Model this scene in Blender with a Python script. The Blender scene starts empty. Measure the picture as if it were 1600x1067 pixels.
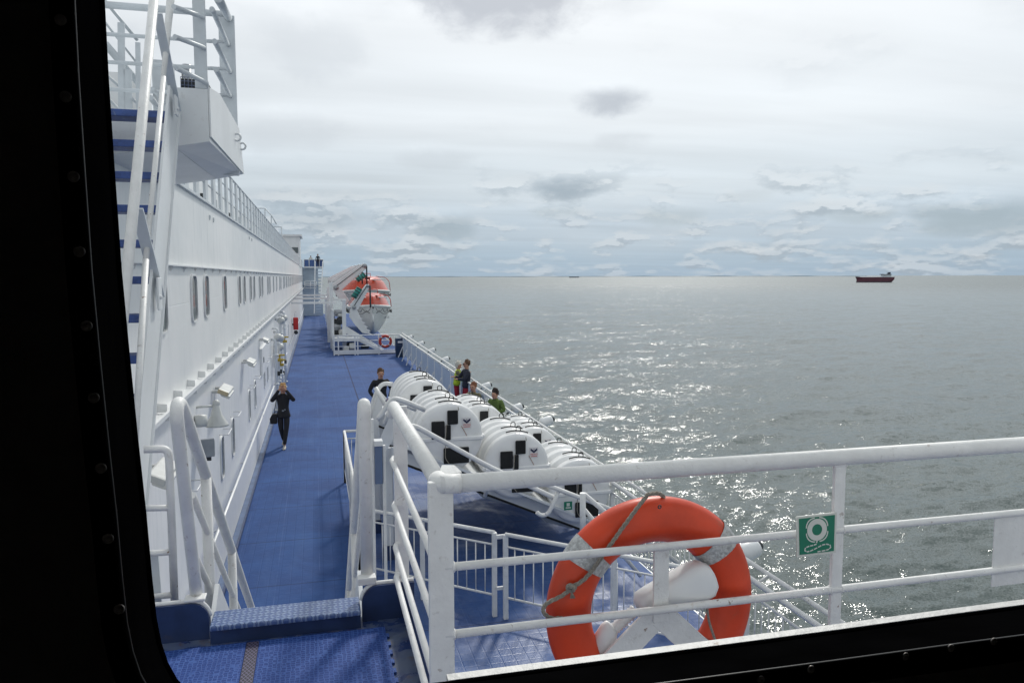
import bpy, bmesh, math, random
from mathutils import Vector, Matrix
random.seed(7)
C = bpy.context.scene.collection
SC = bpy.context.scene
PI = math.pi
R = math.radians

# ------------------------------------------------------------------ camera
F = 1200.0; CX, CY = 800.0, 533.5
TH = math.atan(102.0 / F)
PSI = math.atan(306.0 / F * math.cos(TH))
cam_d = bpy.data.cameras.new('camera'); cam = bpy.data.objects.new('camera', cam_d); C.objects.link(cam)
cam_d.sensor_width = 36.0; cam_d.lens = 36.0 * F / 1600.0
cam_d.clip_start = 0.02; cam_d.clip_end = 200000
cam.rotation_mode = 'XYZ'
cam.rotation_euler = (PI / 2 - TH, R(0.1), -PSI)
SC.camera = cam

# ------------------------------------------------------------------ light
SUN_AZ = R(26); SUN_EL = R(41)       # clockwise from the ship's axis (+Y)
sun_d = bpy.data.lights.new('sun', 'SUN'); sun = bpy.data.objects.new('sun', sun_d); C.objects.link(sun)
sun_d.energy = 2.1; sun_d.angle = R(6.0); sun_d.color = (1.0, 0.96, 0.9)
sv = Vector((math.sin(SUN_AZ) * math.cos(SUN_EL), math.cos(SUN_AZ) * math.cos(SUN_EL), math.sin(SUN_EL)))
sun.rotation_euler = sv.to_track_quat('Z', 'Y').to_euler()

SC.view_settings.view_transform = 'Standard'; SC.view_settings.look = 'None'
SC.view_settings.exposure = 0.0; SC.view_settings.gamma = 1.0
SC.render.engine = 'CYCLES'
SC.cycles.use_denoising = True
SC.cycles.max_bounces = 8; SC.cycles.transparent_max_bounces = 8
SC.cycles.sample_clamp_indirect = 4.0
SC.cycles.caustics_reflective = False; SC.cycles.caustics_refractive = False


class NT:
    """small node helper"""
    def __init__(s, nt):
        s.nt = nt; s.n = nt.nodes; s.l = nt.links
    def add(s, t, **k):
        x = s.n.new(t)
        for a, b in k.items():
            setattr(x, a, b)
        return x
    def put(s, node, key, val):
        if isinstance(val, bpy.types.NodeSocket):
            s.l.new(val, node.inputs[key])
        else:
            node.inputs[key].default_value = val
    def math(s, op, a, b=None, c=None, clamp=False):
        x = s.add('ShaderNodeMath', operation=op, use_clamp=clamp)
        s.put(x, 0, a)
        if b is not None: s.put(x, 1, b)
        if c is not None: s.put(x, 2, c)
        return x.outputs[0]
    def mix(s, f, a, b):
        x = s.add('ShaderNodeMix', data_type='RGBA')
        s.put(x, 0, f); s.put(x, 6, a); s.put(x, 7, b)
        return x.outputs[2]
    def noise(s, vec, scale, detail=4.0, rough=0.55, dist=0.0, out=0):
        x = s.add('ShaderNodeTexNoise')
        if vec is not None: s.put(x, 'Vector', vec)
        s.put(x, 'Scale', scale); s.put(x, 'Detail', detail); s.put(x, 'Roughness', rough); s.put(x, 'Distortion', dist)
        return x.outputs[out]
    def ss(s, v, lo, hi, a=0.0, b=1.0):
        x = s.add('ShaderNodeMapRange', interpolation_type='SMOOTHSTEP')
        s.put(x, 'Value', v); s.put(x, 'From Min', lo); s.put(x, 'From Max', hi); s.put(x, 'To Min', a); s.put(x, 'To Max', b)
        return x.outputs[0]
    def mapping(s, vec, scale=(1, 1, 1), rot=(0, 0, 0), loc=(0, 0, 0)):
        x = s.add('ShaderNodeMapping')
        s.put(x, 'Vector', vec); s.put(x, 'Scale', scale); s.put(x, 'Rotation', rot); s.put(x, 'Location', loc)
        return x.outputs[0]
    def comb(s, x_, y_, z_):
        x = s.add('ShaderNodeCombineXYZ'); s.put(x, 0, x_); s.put(x, 1, y_); s.put(x, 2, z_); return x.outputs[0]
    def sep(s, v):
        x = s.add('ShaderNodeSeparateXYZ'); s.put(x, 0, v); return x.outputs


# ------------------------------------------------------------------ sky (world)
def make_world():
    w = bpy.data.worlds.new('World'); SC.world = w; w.use_nodes = True
    t = NT(w.node_tree); t.n.clear()
    out = t.add('ShaderNodeOutputWorld')
    sky = t.add('ShaderNodeTexSky', sky_type='NISHITA', sun_disc=False)
    sky.sun_elevation = SUN_EL; sky.sun_rotation = SUN_AZ; sky.air_density = 1.0; sky.dust_density = 2.0
    bs = t.add('ShaderNodeBackground'); t.put(bs, 0, sky.outputs[0]); t.put(bs, 1, 0.1)
    tc = t.add('ShaderNodeTexCoord'); d = tc.outputs['Generated']
    x, y, z = t.sep(d)
    zc = t.math('MAXIMUM', z, 0.0)
    # high veil of stratus, projected on a layer overhead
    zz = t.math('ADD', zc, 0.035)
    px = t.math('DIVIDE', x, zz); py = t.math('DIVIDE', y, zz)
    p = t.comb(px, py, 0.0)
    pm = t.mapping(p, (0.35, 1.5, 1.0), (0, 0, R(-12)))
    n1 = t.noise(pm, 0.7, 5, 0.5, 0.25)
    n2 = t.noise(t.mapping(p, (0.9, 1.2, 1.0), (0, 0, R(10))), 0.4, 4, 0.5, 0.2)
    # azimuth / elevation for the banks of cumulus
    az = t.math('ARCTAN2', x, y)
    el = t.math('ARCSINE', zc)
    els = t.math('POWER', t.math('ADD', el, 0.03), 0.7)
    cq = t.comb(t.math('MULTIPLY', az, 1.55), t.math('MULTIPLY', els, 3.0), 3.1)
    dsun = t.add('ShaderNodeVectorMath', operation='DOT_PRODUCT'); t.put(dsun, 0, d); t.put(dsun, 1, tuple(sv))
    glow = t.ss(dsun.outputs['Value'], 0.55, 1.0)
    glow2 = t.ss(dsun.outputs['Value'], 0.3, 0.95)
    # vertical gradient of the veil
    ramp = t.add('ShaderNodeValToRGB'); t.put(ramp, 0, zc)
    cr = ramp.color_ramp; cr.interpolation = 'EASE'
    stops = [(0.0, (0.33, 0.44, 0.555)), (0.02, (0.345, 0.455, 0.565)), (0.06, (0.43, 0.515, 0.605)), (0.12, (0.59, 0.65, 0.705)),
             (0.2, (0.70, 0.735, 0.77)), (0.34, (0.78, 0.80, 0.825)), (0.6, (0.74, 0.77, 0.80)), (1.0, (0.66, 0.70, 0.75))]
    while len(cr.elements) < len(stops): cr.elements.new(0.5)
    for e, (a, c) in zip(cr.elements, stops): e.position = a; e.color = (*c, 1)
    base = ramp.outputs[0]
    streak = t.math('SUBTRACT', t.math('ADD', t.math('MULTIPLY', n1, 0.65), t.math('MULTIPLY', n2, 0.35)), 0.5)
    gain = t.math('ADD', t.math('ADD', 1.0, t.math('MULTIPLY', streak, t.ss(zc, 0.0, 0.12, 0.3, 0.85))), t.math('ADD', t.math('MULTIPLY', glow, 0.20), t.math('MULTIPLY', glow2, 0.07)))
    vm = t.add('ShaderNodeVectorMath', operation='SCALE'); t.put(vm, 0, base); t.put(vm, 'Scale', gain)
    col = vm.outputs[0]
    # cumulus: density noise, and the same noise a little higher for lit tops and grey undersides
    def cum(off, sc, seed):
        v = t.mapping(cq, (1, 1, 1), (0, 0, 0), (seed, off, 0))
        return t.noise(v, sc, 7, 0.55, 0.0)
    for sc, seed, lo, hi, z0, z1, z2, z3, amt, dark in (
            (2.6, 0.3, 0.50, 0.70, 0.0, 0.05, 0.30, 0.60, 0.30, (0.60, 0.645, 0.695)),
            (6.0, 4.7, 0.505, 0.64, -0.012, 0.008, 0.085, 0.155, 0.78, (0.35, 0.425, 0.505)),
            (11.0, 9.2, 0.52, 0.63, -0.012, 0.004, 0.05, 0.11, 0.6, (0.34, 0.42, 0.51))):
        a = cum(0.0, sc, seed); b = cum(0.028, sc, seed)
        m = t.ss(a, lo, hi)
        env = t.math('MULTIPLY', t.ss(zc, z0, z1), t.ss(zc, z2, z3, 1.0, 0.0))
        m = t.math('MULTIPLY', t.math('MULTIPLY', m, env), amt)
        lit = t.ss(t.math('SUBTRACT', a, b), -0.02, 0.03)
        hl = t.mix(0.5, col, (0.78, 0.80, 0.825, 1))
        cc = t.mix(lit, (*dark, 1), hl)
        col = t.mix(m, col, cc)
    # single clouds standing in front of the veil: direction, half widths (radians), colour, strength
    wob = t.noise(t.comb(t.math('MULTIPLY', az, 13.0), t.math('MULTIPLY', el, 20.0), 0.5), 1.0, 6, 0.58, 0.2)
    for (u, v, ru, rv, cl, amt) in ((800, -8, 165, 62, (0.45, 0.48, 0.545), 0.75), (958, 158, 64, 32, (0.46, 0.50, 0.565), 0.8), (885, 292, 62, 24, (0.34, 0.42, 0.50), 0.85), (975, 218, 52, 20, (0.60, 0.64, 0.69), 0.45),
                                (700, 352, 62, 28, (0.34, 0.43, 0.51), 0.7), (1525, 335, 80, 36, (0.34, 0.43, 0.50), 0.75), (1342, 336, 52, 16, (0.42, 0.50, 0.56), 0.45), (1045, 336, 60, 22, (0.42, 0.50, 0.56), 0.45), (500, 330, 90, 26, (0.40, 0.48, 0.56), 0.45),
                                (685, 245, 60, 24, (0.58, 0.63, 0.68), 0.4), (880, 330, 60, 14, (0.44, 0.52, 0.58), 0.4), (1170, 305, 40, 14, (0.55, 0.61, 0.66), 0.4), (460, 200, 90, 40, (0.60, 0.64, 0.69), 0.35), (480, 60, 90, 60, (0.62, 0.66, 0.71), 0.35)):
        x_ = (u - CX) / F; z_ = -(v - CY) / F
        y2 = math.cos(TH) + z_ * math.sin(TH); z2 = -math.sin(TH) + z_ * math.cos(TH)
        X_ = x_ * math.cos(PSI) + y2 * math.sin(PSI); Y_ = -x_ * math.sin(PSI) + y2 * math.cos(PSI)
        a0 = math.atan2(X_, Y_); e0 = math.atan2(z2, math.hypot(X_, Y_))
        da = t.math('DIVIDE', t.math('SUBTRACT', az, a0), ru / F); de = t.math('DIVIDE', t.math('SUBTRACT', el, e0), rv / F)
        rr = t.math('ADD', t.math('MULTIPLY', da, da), t.math('MULTIPLY', de, de))
        mm = t.math('ADD', rr, t.math('MULTIPLY', t.math('SUBTRACT', wob, 0.5), -2.6))
        mk = t.math('MULTIPLY', t.ss(mm, 0.05, 1.25, 1.0, 0.0), amt)
        top = t.ss(t.math('ADD', de, t.math('MULTIPLY', t.math('SUBTRACT', wob, 0.5), 1.5)), 0.0, 0.9)
        hl = t.add('ShaderNodeVectorMath', operation='SCALE'); t.put(hl, 0, col); t.put(hl, 'Scale', 1.10)
        col = t.mix(mk, col, t.mix(top, (*cl, 1), hl.outputs[0]))
    bc = t.add('ShaderNodeBackground'); t.put(bc, 0, col); t.put(bc, 1, 1.0)
    mx = t.add('ShaderNodeMixShader'); t.put(mx, 0, 0.93)
    t.l.new(bs.outputs[0], mx.inputs[1]); t.l.new(bc.outputs[0], mx.inputs[2])
    t.l.new(mx.outputs[0], out.inputs[0])
make_world()


# ------------------------------------------------------------------ a pixel of the 1600 x 1067 view turned into a point of the ship
def ray(u, v):
    x = (u - CX) / F; z = -(v - CY) / F
    y2 = math.cos(TH) + z * math.sin(TH); z2 = -math.sin(TH) + z * math.cos(TH)
    return Vector((x * math.cos(PSI) + y2 * math.sin(PSI), -x * math.sin(PSI) + y2 * math.cos(PSI), z2))
def at(u, v, X=None, Y=None, Z=None):
    r = ray(u, v)
    t = X / r.x if X is not None else (Y / r.y if Y is not None else Z / r.z)
    return r * t


# ------------------------------------------------------------------ materials
def mat(name, col, rough=0.5, metal=0.0, var=0.0, vscale=3.0, bump=0.0, bscale=30.0, dirt=None, dirt_amt=0.0, dscale=4.0, spec=0.5, coat=0.0, streak=False):
    m = bpy.data.materials.new(name); m.use_nodes = True
    t = NT(m.node_tree); b = t.n['Principled BSDF']
    geo = t.add('ShaderNodeNewGeometry'); pos = geo.outputs['Position']
    c = (*col, 1)
    if var > 0:
        n = t.noise(pos, vscale, 6, 0.6)
        lo = tuple(max(0, k * (1 - var)) for k in col); hi = tuple(min(1, k * (1 + var)) for k in col)
        c = t.mix(t.ss(n, 0.3, 0.7), (*lo, 1), (*hi, 1))
    if dirt:
        v = t.mapping(pos, (6, 6, 0.5)) if streak else pos
        n = t.noise(v, dscale, 8, 0.68, 0.3)
        f = t.math('MULTIPLY', t.ss(n, 0.58, 0.75), dirt_amt)
        c = t.mix(f, c, (*dirt, 1))
    t.put(b, 'Base Color', c)
    t.put(b, 'Roughness', rough); t.put(b, 'Metallic', metal)
    t.put(b, 'Specular IOR Level', spec)
    if coat: t.put(b, 'Coat Weight', coat); t.put(b, 'Coat Roughness', 0.1)
    if bump > 0:
        bn = t.add('ShaderNodeBump'); t.put(bn, 'Height', t.noise(pos, bscale, 5, 0.6)); t.put(bn, 'Strength', bump); t.put(bn, 'Distance', 0.01)
        t.l.new(bn.outputs[0], b.inputs['Normal'])
    return m

def chip_mat(m, amt=0.85, scale=34.0, lo=0.675):
    """small chips and rust runs on a painted material"""
    t = NT(m.node_tree); b = t.n['Principled BSDF']; src = b.inputs['Base Color'].links[0].from_socket
    pos = t.add('ShaderNodeNewGeometry').outputs['Position']
    n = t.noise(pos, scale, 3, 0.6); n2 = t.noise(pos, 3.0, 4, 0.6)
    f = t.math('MULTIPLY', t.math('MULTIPLY', t.ss(n, lo, lo + 0.04), t.ss(n2, 0.42, 0.6)), amt)
    t.put(b, 'Base Color', t.mix(f, src, (0.20, 0.11, 0.06, 1)))
    run = t.noise(t.mapping(pos, (30, 30, 2.5)), 1.0, 4, 0.6)
    f2 = t.math('MULTIPLY', t.math('MULTIPLY', t.ss(run, 0.66, 0.76), t.ss(n2, 0.5, 0.62)), 0.35)
    t.put(b, 'Base Color', t.mix(f2, t.mix(f, src, (0.20, 0.11, 0.06, 1)), (0.45, 0.34, 0.22, 1)))
M = {}
M['pipe'] = mat('white_painted_pipe', (0.76, 0.76, 0.745), 0.48, var=0.06, vscale=9, bump=0.25, bscale=60, dirt=(0.28, 0.24, 0.2), dirt_amt=0.55, dscale=26)
M['white'] = mat('white_paint', (0.70, 0.72, 0.73), 0.4, var=0.05, vscale=2, bump=0.1, bscale=25, dirt=(0.42, 0.40, 0.37), dirt_amt=0.35, dscale=14)
M['clean'] = mat('clean_white_paint', (0.76, 0.77, 0.77), 0.35, var=0.04, vscale=3)
M['grey_and_shade'] = mat('grey_white_and_shade', (0.60, 0.64, 0.67), 0.5, var=0.08, vscale=4)  # grey of several fittings; on the landing railing it paints in shade
M['panel'] = mat('pale_blue_grey_sheet', (0.46, 0.54, 0.62), 0.45, var=0.06, vscale=2, dirt=(0.3, 0.33, 0.36), dirt_amt=0.4, dscale=3, streak=True)
M['bluedark'] = mat('dark_blue_paint', (0.022, 0.042, 0.115), 0.4, var=0.25, vscale=6, dirt=(0.07, 0.055, 0.05), dirt_amt=0.7, dscale=5)
M['bluetread'] = mat('blue_tread_paint', (0.035, 0.075, 0.24), 0.5, var=0.3, vscale=12, dirt=(0.22, 0.27, 0.38), dirt_amt=0.7, dscale=22)
M['black'] = mat('black_canvas', (0.012, 0.013, 0.014), 0.6, var=0.3, vscale=12, bump=0.6, bscale=25, spec=0.3)
M['strap'] = mat('black_webbing', (0.012, 0.012, 0.012), 0.7)
M['grp'] = mat('white_moulded_shell', (0.80, 0.80, 0.79), 0.28, var=0.04, vscale=3, dirt=(0.42, 0.38, 0.32), dirt_amt=0.30, dscale=5, coat=0.15)
M['ring'] = mat('orange_plastic', (0.64, 0.055, 0.012), 0.42, var=0.13, vscale=5, bump=0.12, bscale=18, dirt=(0.36, 0.10, 0.05), dirt_amt=0.7, dscale=9)
M['ringdark'] = mat('dark_red_orange_plastic', (0.45, 0.035, 0.02), 0.4, var=0.1)
M['tape'] = mat('worn_reflective_tape', (0.50, 0.51, 0.50), 0.35, metal=0.35, var=0.3, vscale=80, bump=0.5, bscale=120, dirt=(0.22, 0.2, 0.17), dirt_amt=0.8, dscale=60)
M['rope'] = mat('grey_rope', (0.36, 0.33, 0.28), 0.9, var=0.25, vscale=150, bump=1.0, bscale=250)
M['brownrope'] = mat('brown_cord', (0.34, 0.15, 0.06), 0.9)
M['green'] = mat('green_sign_face', (0.0, 0.17, 0.095), 0.4, var=0.06)
M['signwhite'] = mat('sign_white', (0.62, 0.63, 0.58), 0.5)
M['labelwhite'] = mat('label_white', (0.72, 0.70, 0.70), 0.5)
M['navy'] = mat('navy_print', (0.01, 0.015, 0.06), 0.5)
M['red'] = mat('red_paint', (0.50, 0.02, 0.018), 0.4, var=0.1)
M['redprint'] = mat('red_print', (0.6, 0.12, 0.1), 0.5)
M['yellow'] = mat('yellow_paint', (0.42, 0.30, 0.03), 0.45, var=0.15, vscale=20)
M['tan'] = mat('aged_yellow_plastic', (0.50, 0.42, 0.27), 0.5)
M['glass'] = mat('dark_window_glass', (0.06, 0.08, 0.09), 0.08, spec=0.8)
M['metal'] = mat('galvanised_steel', (0.32, 0.34, 0.36), 0.35, metal=0.6, var=0.15)
M['boatorange'] = mat('lifeboat_orange', (0.60, 0.060, 0.02), 0.25, var=0.08, vscale=2, coat=0.3)
M['boatwhite'] = mat('lifeboat_white', (0.68, 0.70, 0.69), 0.35, var=0.05)
M['teal'] = mat('teal_casing', (0.03, 0.26, 0.22), 0.5, var=0.4, vscale=10)
M['boatrust'] = mat('dark_red_hook_gear', (0.16, 0.03, 0.02), 0.6, var=0.3, vscale=10)
M['dark'] = mat('dark_machinery', (0.03, 0.035, 0.04), 0.6, var=0.4, vscale=5)
M['binblue'] = mat('bin_blue_plastic', (0.012, 0.035, 0.085), 0.5)
M['hull'] = mat('ferry_hull_paint', (0.05, 0.10, 0.30), 0.4, var=0.05)
M['rubber'] = mat('black_rubber', (0.0018, 0.0018, 0.002), 0.9, var=0.3, vscale=10, spec=0.0)
M['beadrub'] = mat('shiny_black_bead', (0.010, 0.010, 0.011), 0.4, spec=0.3)
M['cabin'] = mat('dark_cabin_panel', (0.10, 0.09, 0.086), 0.7, var=0.2, vscale=20)
M['cabin_in'] = mat('cabin_lining', (0.45, 0.43, 0.41), 0.8, var=0.1)
M['screw'] = mat('dull_screw', (0.30, 0.28, 0.26), 0.4, metal=0.6)
M['tankred'] = mat('tanker_red', (0.125, 0.042, 0.062), 0.6, var=0.1, vscale=0.05)
M['tankdark'] = mat('tanker_dark', (0.03, 0.035, 0.06), 0.6)
M['tankwhite'] = mat('tanker_white', (0.60, 0.64, 0.67), 0.6)
M['land'] = mat('hazy_coast', (0.10, 0.15, 0.19), 1.0)
M['skin'] = mat('skin', (0.50, 0.27, 0.18), 0.55, var=0.08, vscale=20)
M['hairb'] = mat('brown_hair', (0.10, 0.05, 0.025), 0.8, var=0.3, vscale=60)
M['haird'] = mat('dark_brown_hair', (0.025, 0.014, 0.01), 0.8, var=0.3, vscale=60)
M['hairblond'] = mat('blonde_hair', (0.45, 0.27, 0.11), 0.8, var=0.2, vscale=60)
M['hairwhite'] = mat('white_hair', (0.62, 0.60, 0.52), 0.8, var=0.15, vscale=60)
M['hairred'] = mat('reddish_hair', (0.22, 0.085, 0.04), 0.8, var=0.3, vscale=60)
M['clblack'] = mat('black_coat', (0.012, 0.012, 0.016), 0.85, bump=0.5, bscale=12)
M['cldark'] = mat('dark_navy_jacket', (0.014, 0.017, 0.032), 0.8, bump=0.5, bscale=12)
M['cllime'] = mat('lime_vest', (0.42, 0.55, 0.02), 0.7, var=0.15, vscale=10, bump=0.5, bscale=12)
M['clkhaki'] = mat('khaki_cloth', (0.15, 0.14, 0.075), 0.85, bump=0.5, bscale=12)
M['clgreen'] = mat('olive_green_fleece', (0.10, 0.155, 0.035), 0.9, var=0.2, vscale=10, bump=0.5, bscale=15)
M['clred'] = mat('dark_red_cloth', (0.30, 0.012, 0.025), 0.85)
M['clcream'] = mat('cream_jacket', (0.50, 0.48, 0.42), 0.85)
M['shoe'] = mat('pale_shoe', (0.42, 0.40, 0.36), 0.6)
M['wallstuff'] = mat('off_white_fitting', (0.60, 0.61, 0.59), 0.4, var=0.08, vscale=8, dirt=(0.35, 0.27, 0.15), dirt_amt=0.6, dscale=12)
M['lens'] = mat('lamp_cover', (0.72, 0.72, 0.68), 0.25)


chip_mat(M['pipe']); chip_mat(M['white'], 0.6, 30.0, 0.70)

def wall_mat():
    m = bpy.data.materials.new('ship_side_paint'); m.use_nodes = True
    t = NT(m.node_tree); b = t.n['Principled BSDF']
    pos = t.add('ShaderNodeNewGeometry').outputs['Position']
    x, y, z = t.sep(pos)
    big = t.noise(pos, 0.5, 5, 0.6)
    stv = t.comb(0.0, t.math('MULTIPLY', y, 3.0), t.math('MULTIPLY', z, 0.35))
    st = t.noise(stv, 2.2, 6, 0.7, 0.2)
    c = t.mix(t.ss(big, 0.3, 0.7), (0.76, 0.775, 0.775, 1), (0.85, 0.85, 0.845, 1))
    c = t.mix(t.math('MULTIPLY', t.ss(st, 0.5, 0.78), 0.5), c, (0.50, 0.53, 0.55, 1))
    rust = t.math('MULTIPLY', t.ss(t.noise(t.comb(0.0, t.math('MULTIPLY', y, 5), t.math('MULTIPLY', z, 0.6)), 3.0, 6, 0.7), 0.70, 0.80), 0.45)
    c = t.mix(rust, c, (0.40, 0.29, 0.18, 1))
    t.put(b, 'Base Color', c); t.put(b, 'Roughness', 0.38)
    # plate seams and slight buckling between frames
    seam = t.math('PINGPONG', y, 1.15)
    sl = t.ss(seam, 0.0, 0.012, -1.0, 0.0)
    seam2 = t.ss(t.math('PINGPONG', t.math('ADD', z, 0.3), 1.25), 0.0, 0.01, -1.0, 0.0)
    buck = t.math('MULTIPLY', t.noise(pos, 1.4, 2, 0.5), 3.0)
    h = t.math('ADD', t.math('ADD', buck, t.math('MULTIPLY', sl, 0.22)), t.math('MULTIPLY', seam2, 0.15))
    bn = t.add('ShaderNodeBump'); t.put(bn, 'Height', h); t.put(bn, 'Strength', 0.6); t.put(bn, 'Distance', 0.012)
    t.l.new(bn.outputs[0], b.inputs['Normal'])
    return m
M['wall'] = wall_mat()


def deck_mat():
    m = bpy.data.materials.new('blue_deck'); m.use_nodes = True
    t = NT(m.node_tree); b = t.n['Principled BSDF']
    pos = t.add('ShaderNodeNewGeometry').outputs['Position']
    x, y, z = t.sep(pos)
    big = t.noise(pos, 0.7, 6, 0.62, 0.4)
    fine = t.noise(pos, 9.0, 5, 0.7)
    c = t.mix(t.ss(big, 0.32, 0.7), (0.015, 0.052, 0.182, 1), (0.026, 0.086, 0.262, 1))
    c = t.mix(t.math('MULTIPLY', t.ss(fine, 0.45, 0.8), 0.35), c, (0.06, 0.11, 0.29, 1))
    # tiled covering: fine grid, with stronger seams every metre or so
    def line(v, per, w):
        return t.ss(t.math('PINGPONG', v, per / 2), 0.0, w, 1.0, 0.0)
    g = t.math('MAXIMUM', line(x, 0.15, 0.012), line(y, 0.15, 0.012))
    c = t.mix(t.math('MULTIPLY', g, 0.22), c, (0.012, 0.04, 0.15, 1))
    worn = t.math('MULTIPLY', t.ss(t.noise(t.comb(t.math('MULTIPLY', x, 1.6), t.math('MULTIPLY', y, 0.25), 0.0), 1.3, 6, 0.65, 0.4), 0.5, 0.72), 0.35)
    c = t.mix(worn, c, (0.055, 0.115, 0.28, 1))
    spot = t.math('MULTIPLY', t.ss(t.noise(pos, 3.1, 7, 0.72), 0.66, 0.76), 0.35)
    c = t.mix(spot, c, (0.03, 0.045, 0.10, 1))
    gl = t.math('MULTIPLY', line(t.math('ADD', x, 0.05), 0.60, 0.012), t.ss(t.noise(t.comb(x, t.math('MULTIPLY', y, 0.4), 0.0), 2.0, 4, 0.6), 0.4, 0.6))
    c = t.mix(t.math('MULTIPLY', gl, 0.30), c, (0.11, 0.17, 0.36, 1))
    sm = line(t.math('ADD', y, 0.4), 1.9, 0.02)
    c = t.mix(t.math('MULTIPLY', sm, 0.8), c, (0.008, 0.018, 0.07, 1))
    ln = t.ss(t.math('ABSOLUTE', t.math('SUBTRACT', x, 1.35)), 0.015, 0.03, 1.0, 0.0)
    c = t.mix(t.math('MULTIPLY', ln, 0.85), c, (0.006, 0.014, 0.06, 1))
    wet = t.ss(t.noise(pos, 0.9, 5, 0.6, 0.6), 0.45, 0.62)
    smooth = t.math('MULTIPLY', t.ss(x, 0.55, 0.75), t.ss(y, 15.5, 17.5, 1.0, 0.0))
    rough = t.math('SUBTRACT', 0.75, t.math('MULTIPLY', t.math('MULTIPLY', wet, smooth), 0.42))
    c = t.mix(t.math('MULTIPLY', smooth, t.math('MULTIPLY', t.ss(fine, 0.4, 0.7), 0.25)), c, (0.10, 0.13, 0.22, 1))
    t.put(b, 'Base Color', c); t.put(b, 'Roughness', rough); t.put(b, 'Specular IOR Level', t.math('ADD', 0.22, t.math('MULTIPLY', smooth, 0.35)))
    h = t.math('ADD', t.math('MULTIPLY', g, -0.5), t.math('MULTIPLY', t.noise(pos, 40, 3, 0.6), 0.6))
    bn = t.add('ShaderNodeBump'); t.put(bn, 'Height', h); t.put(bn, 'Strength', 0.5); t.put(bn, 'Distance', 0.006)
    t.l.new(bn.outputs[0], b.inputs['Normal'])
    return m
M['deck'] = deck_mat()


def mat_mat(col1, col2, name, cell=0.03):
    """open-celled plastic floor tile: raised lighter lattice over darker holes"""
    m = bpy.data.materials.new(name); m.use_nodes = True
    t = NT(m.node_tree); b = t.n['Principled BSDF']
    pos = t.add('ShaderNodeNewGeometry').outputs['Position']
    x, y, z = t.sep(pos)
    n = t.noise(pos, 5.0, 6, 0.65, 0.3)
    vo = t.add('ShaderNodeTexVoronoi', feature='DISTANCE_TO_EDGE'); t.put(vo, 'Vector', pos); t.put(vo, 'Scale', 1.0 / cell * 0.9); t.put(vo, 'Randomness', 0.35)
    lat = t.ss(vo.outputs['Distance'], 0.05, 0.16, 1.0, 0.0)
    sx = t.ss(t.math('PINGPONG', t.math('ADD', x, 0.03), 0.075), 0.0, 0.004, 1.0, 0.0)
    sy = t.ss(t.math('PINGPONG', y, 0.15), 0.0, 0.003, 0.7, 0.0)
    lat2 = t.math('MAXIMUM', lat, t.math('MULTIPLY', sx, 0.9))
    lat2 = t.math('MAXIMUM', lat2, sy)
    c = t.mix(t.math('MULTIPLY', lat2, t.ss(n, 0.3, 0.7, 0.45, 1.0)), (*col1, 1), (*col2, 1))
    t.put(b, 'Base Color', c); t.put(b, 'Roughness', 0.65); t.put(b, 'Specular IOR Level', 0.25)
    bn = t.add('ShaderNodeBump'); t.put(bn, 'Height', lat2); t.put(bn, 'Strength', 0.5); t.put(bn, 'Distance', 0.002)
    t.l.new(bn.outputs[0], b.inputs['Normal'])
    return m
M['mat'] = mat_mat((0.014, 0.045, 0.20), (0.055, 0.12, 0.36), 'blue_lattice_tile', 0.017)


def drain_mat():
    m = bpy.data.materials.new('drain_grating'); m.use_nodes = True
    t = NT(m.node_tree); b = t.n['Principled BSDF']
    pos = t.add('ShaderNodeNewGeometry').outputs['Position']
    x, y, z = t.sep(pos)
    a = t.math('PINGPONG', t.math('ADD', x, t.math('MULTIPLY', y, 0.55)), 0.008)
    d = t.math('PINGPONG', t.math('SUBTRACT', x, t.math('MULTIPLY', y, 0.55)), 0.008)
    w = t.math('MAXIMUM', t.ss(a, 0.0, 0.0028, 1, 0), t.ss(d, 0.0, 0.0028, 1, 0))
    c = t.mix(w, (0.012, 0.010, 0.02, 1), (0.16, 0.14, 0.24, 1))
    t.put(b, 'Base Color', c); t.put(b, 'Roughness', 0.5)
    return m
M['drain'] = drain_mat()


def diamond_mat():
    m = bpy.data.materials.new('blue_diamond_plate'); m.use_nodes = True
    t = NT(m.node_tree); b = t.n['Principled BSDF']
    pos = t.add('ShaderNodeNewGeometry').outputs['Position']
    def bars(rot, off):
        v = t.mapping(pos, (1, 1, 1), (0, 0, rot), (off, off, 0))
        x, y, z = t.sep(v)
        gx = t.math('PINGPONG', x, 0.018); gy = t.math('PINGPONG', y, 0.018)
        return t.math('MULTIPLY', t.ss(gx, 0.004, 0.007, 1, 0), t.ss(gy, 0.009, 0.012, 1, 0))
    h = t.math('MAXIMUM', bars(R(45), 0.0), bars(R(-45), 0.018))
    n = t.noise(pos, 20, 6, 0.7)
    c = t.mix(h, (0.07, 0.12, 0.28, 1), (0.20, 0.27, 0.44, 1))
    c = t.mix(t.math('MULTIPLY', t.ss(n, 0.5, 0.75), 0.5), c, (0.28, 0.33, 0.44, 1))
    t.put(b, 'Base Color', c); t.put(b, 'Roughness', 0.32)
    bn = t.add('ShaderNodeBump'); t.put(bn, 'Height', h); t.put(bn, 'Strength', 1.0); t.put(bn, 'Distance', 0.003)
    t.l.new(bn.outputs[0], b.inputs['Normal'])
    return m
M['diamond'] = diamond_mat()


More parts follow.
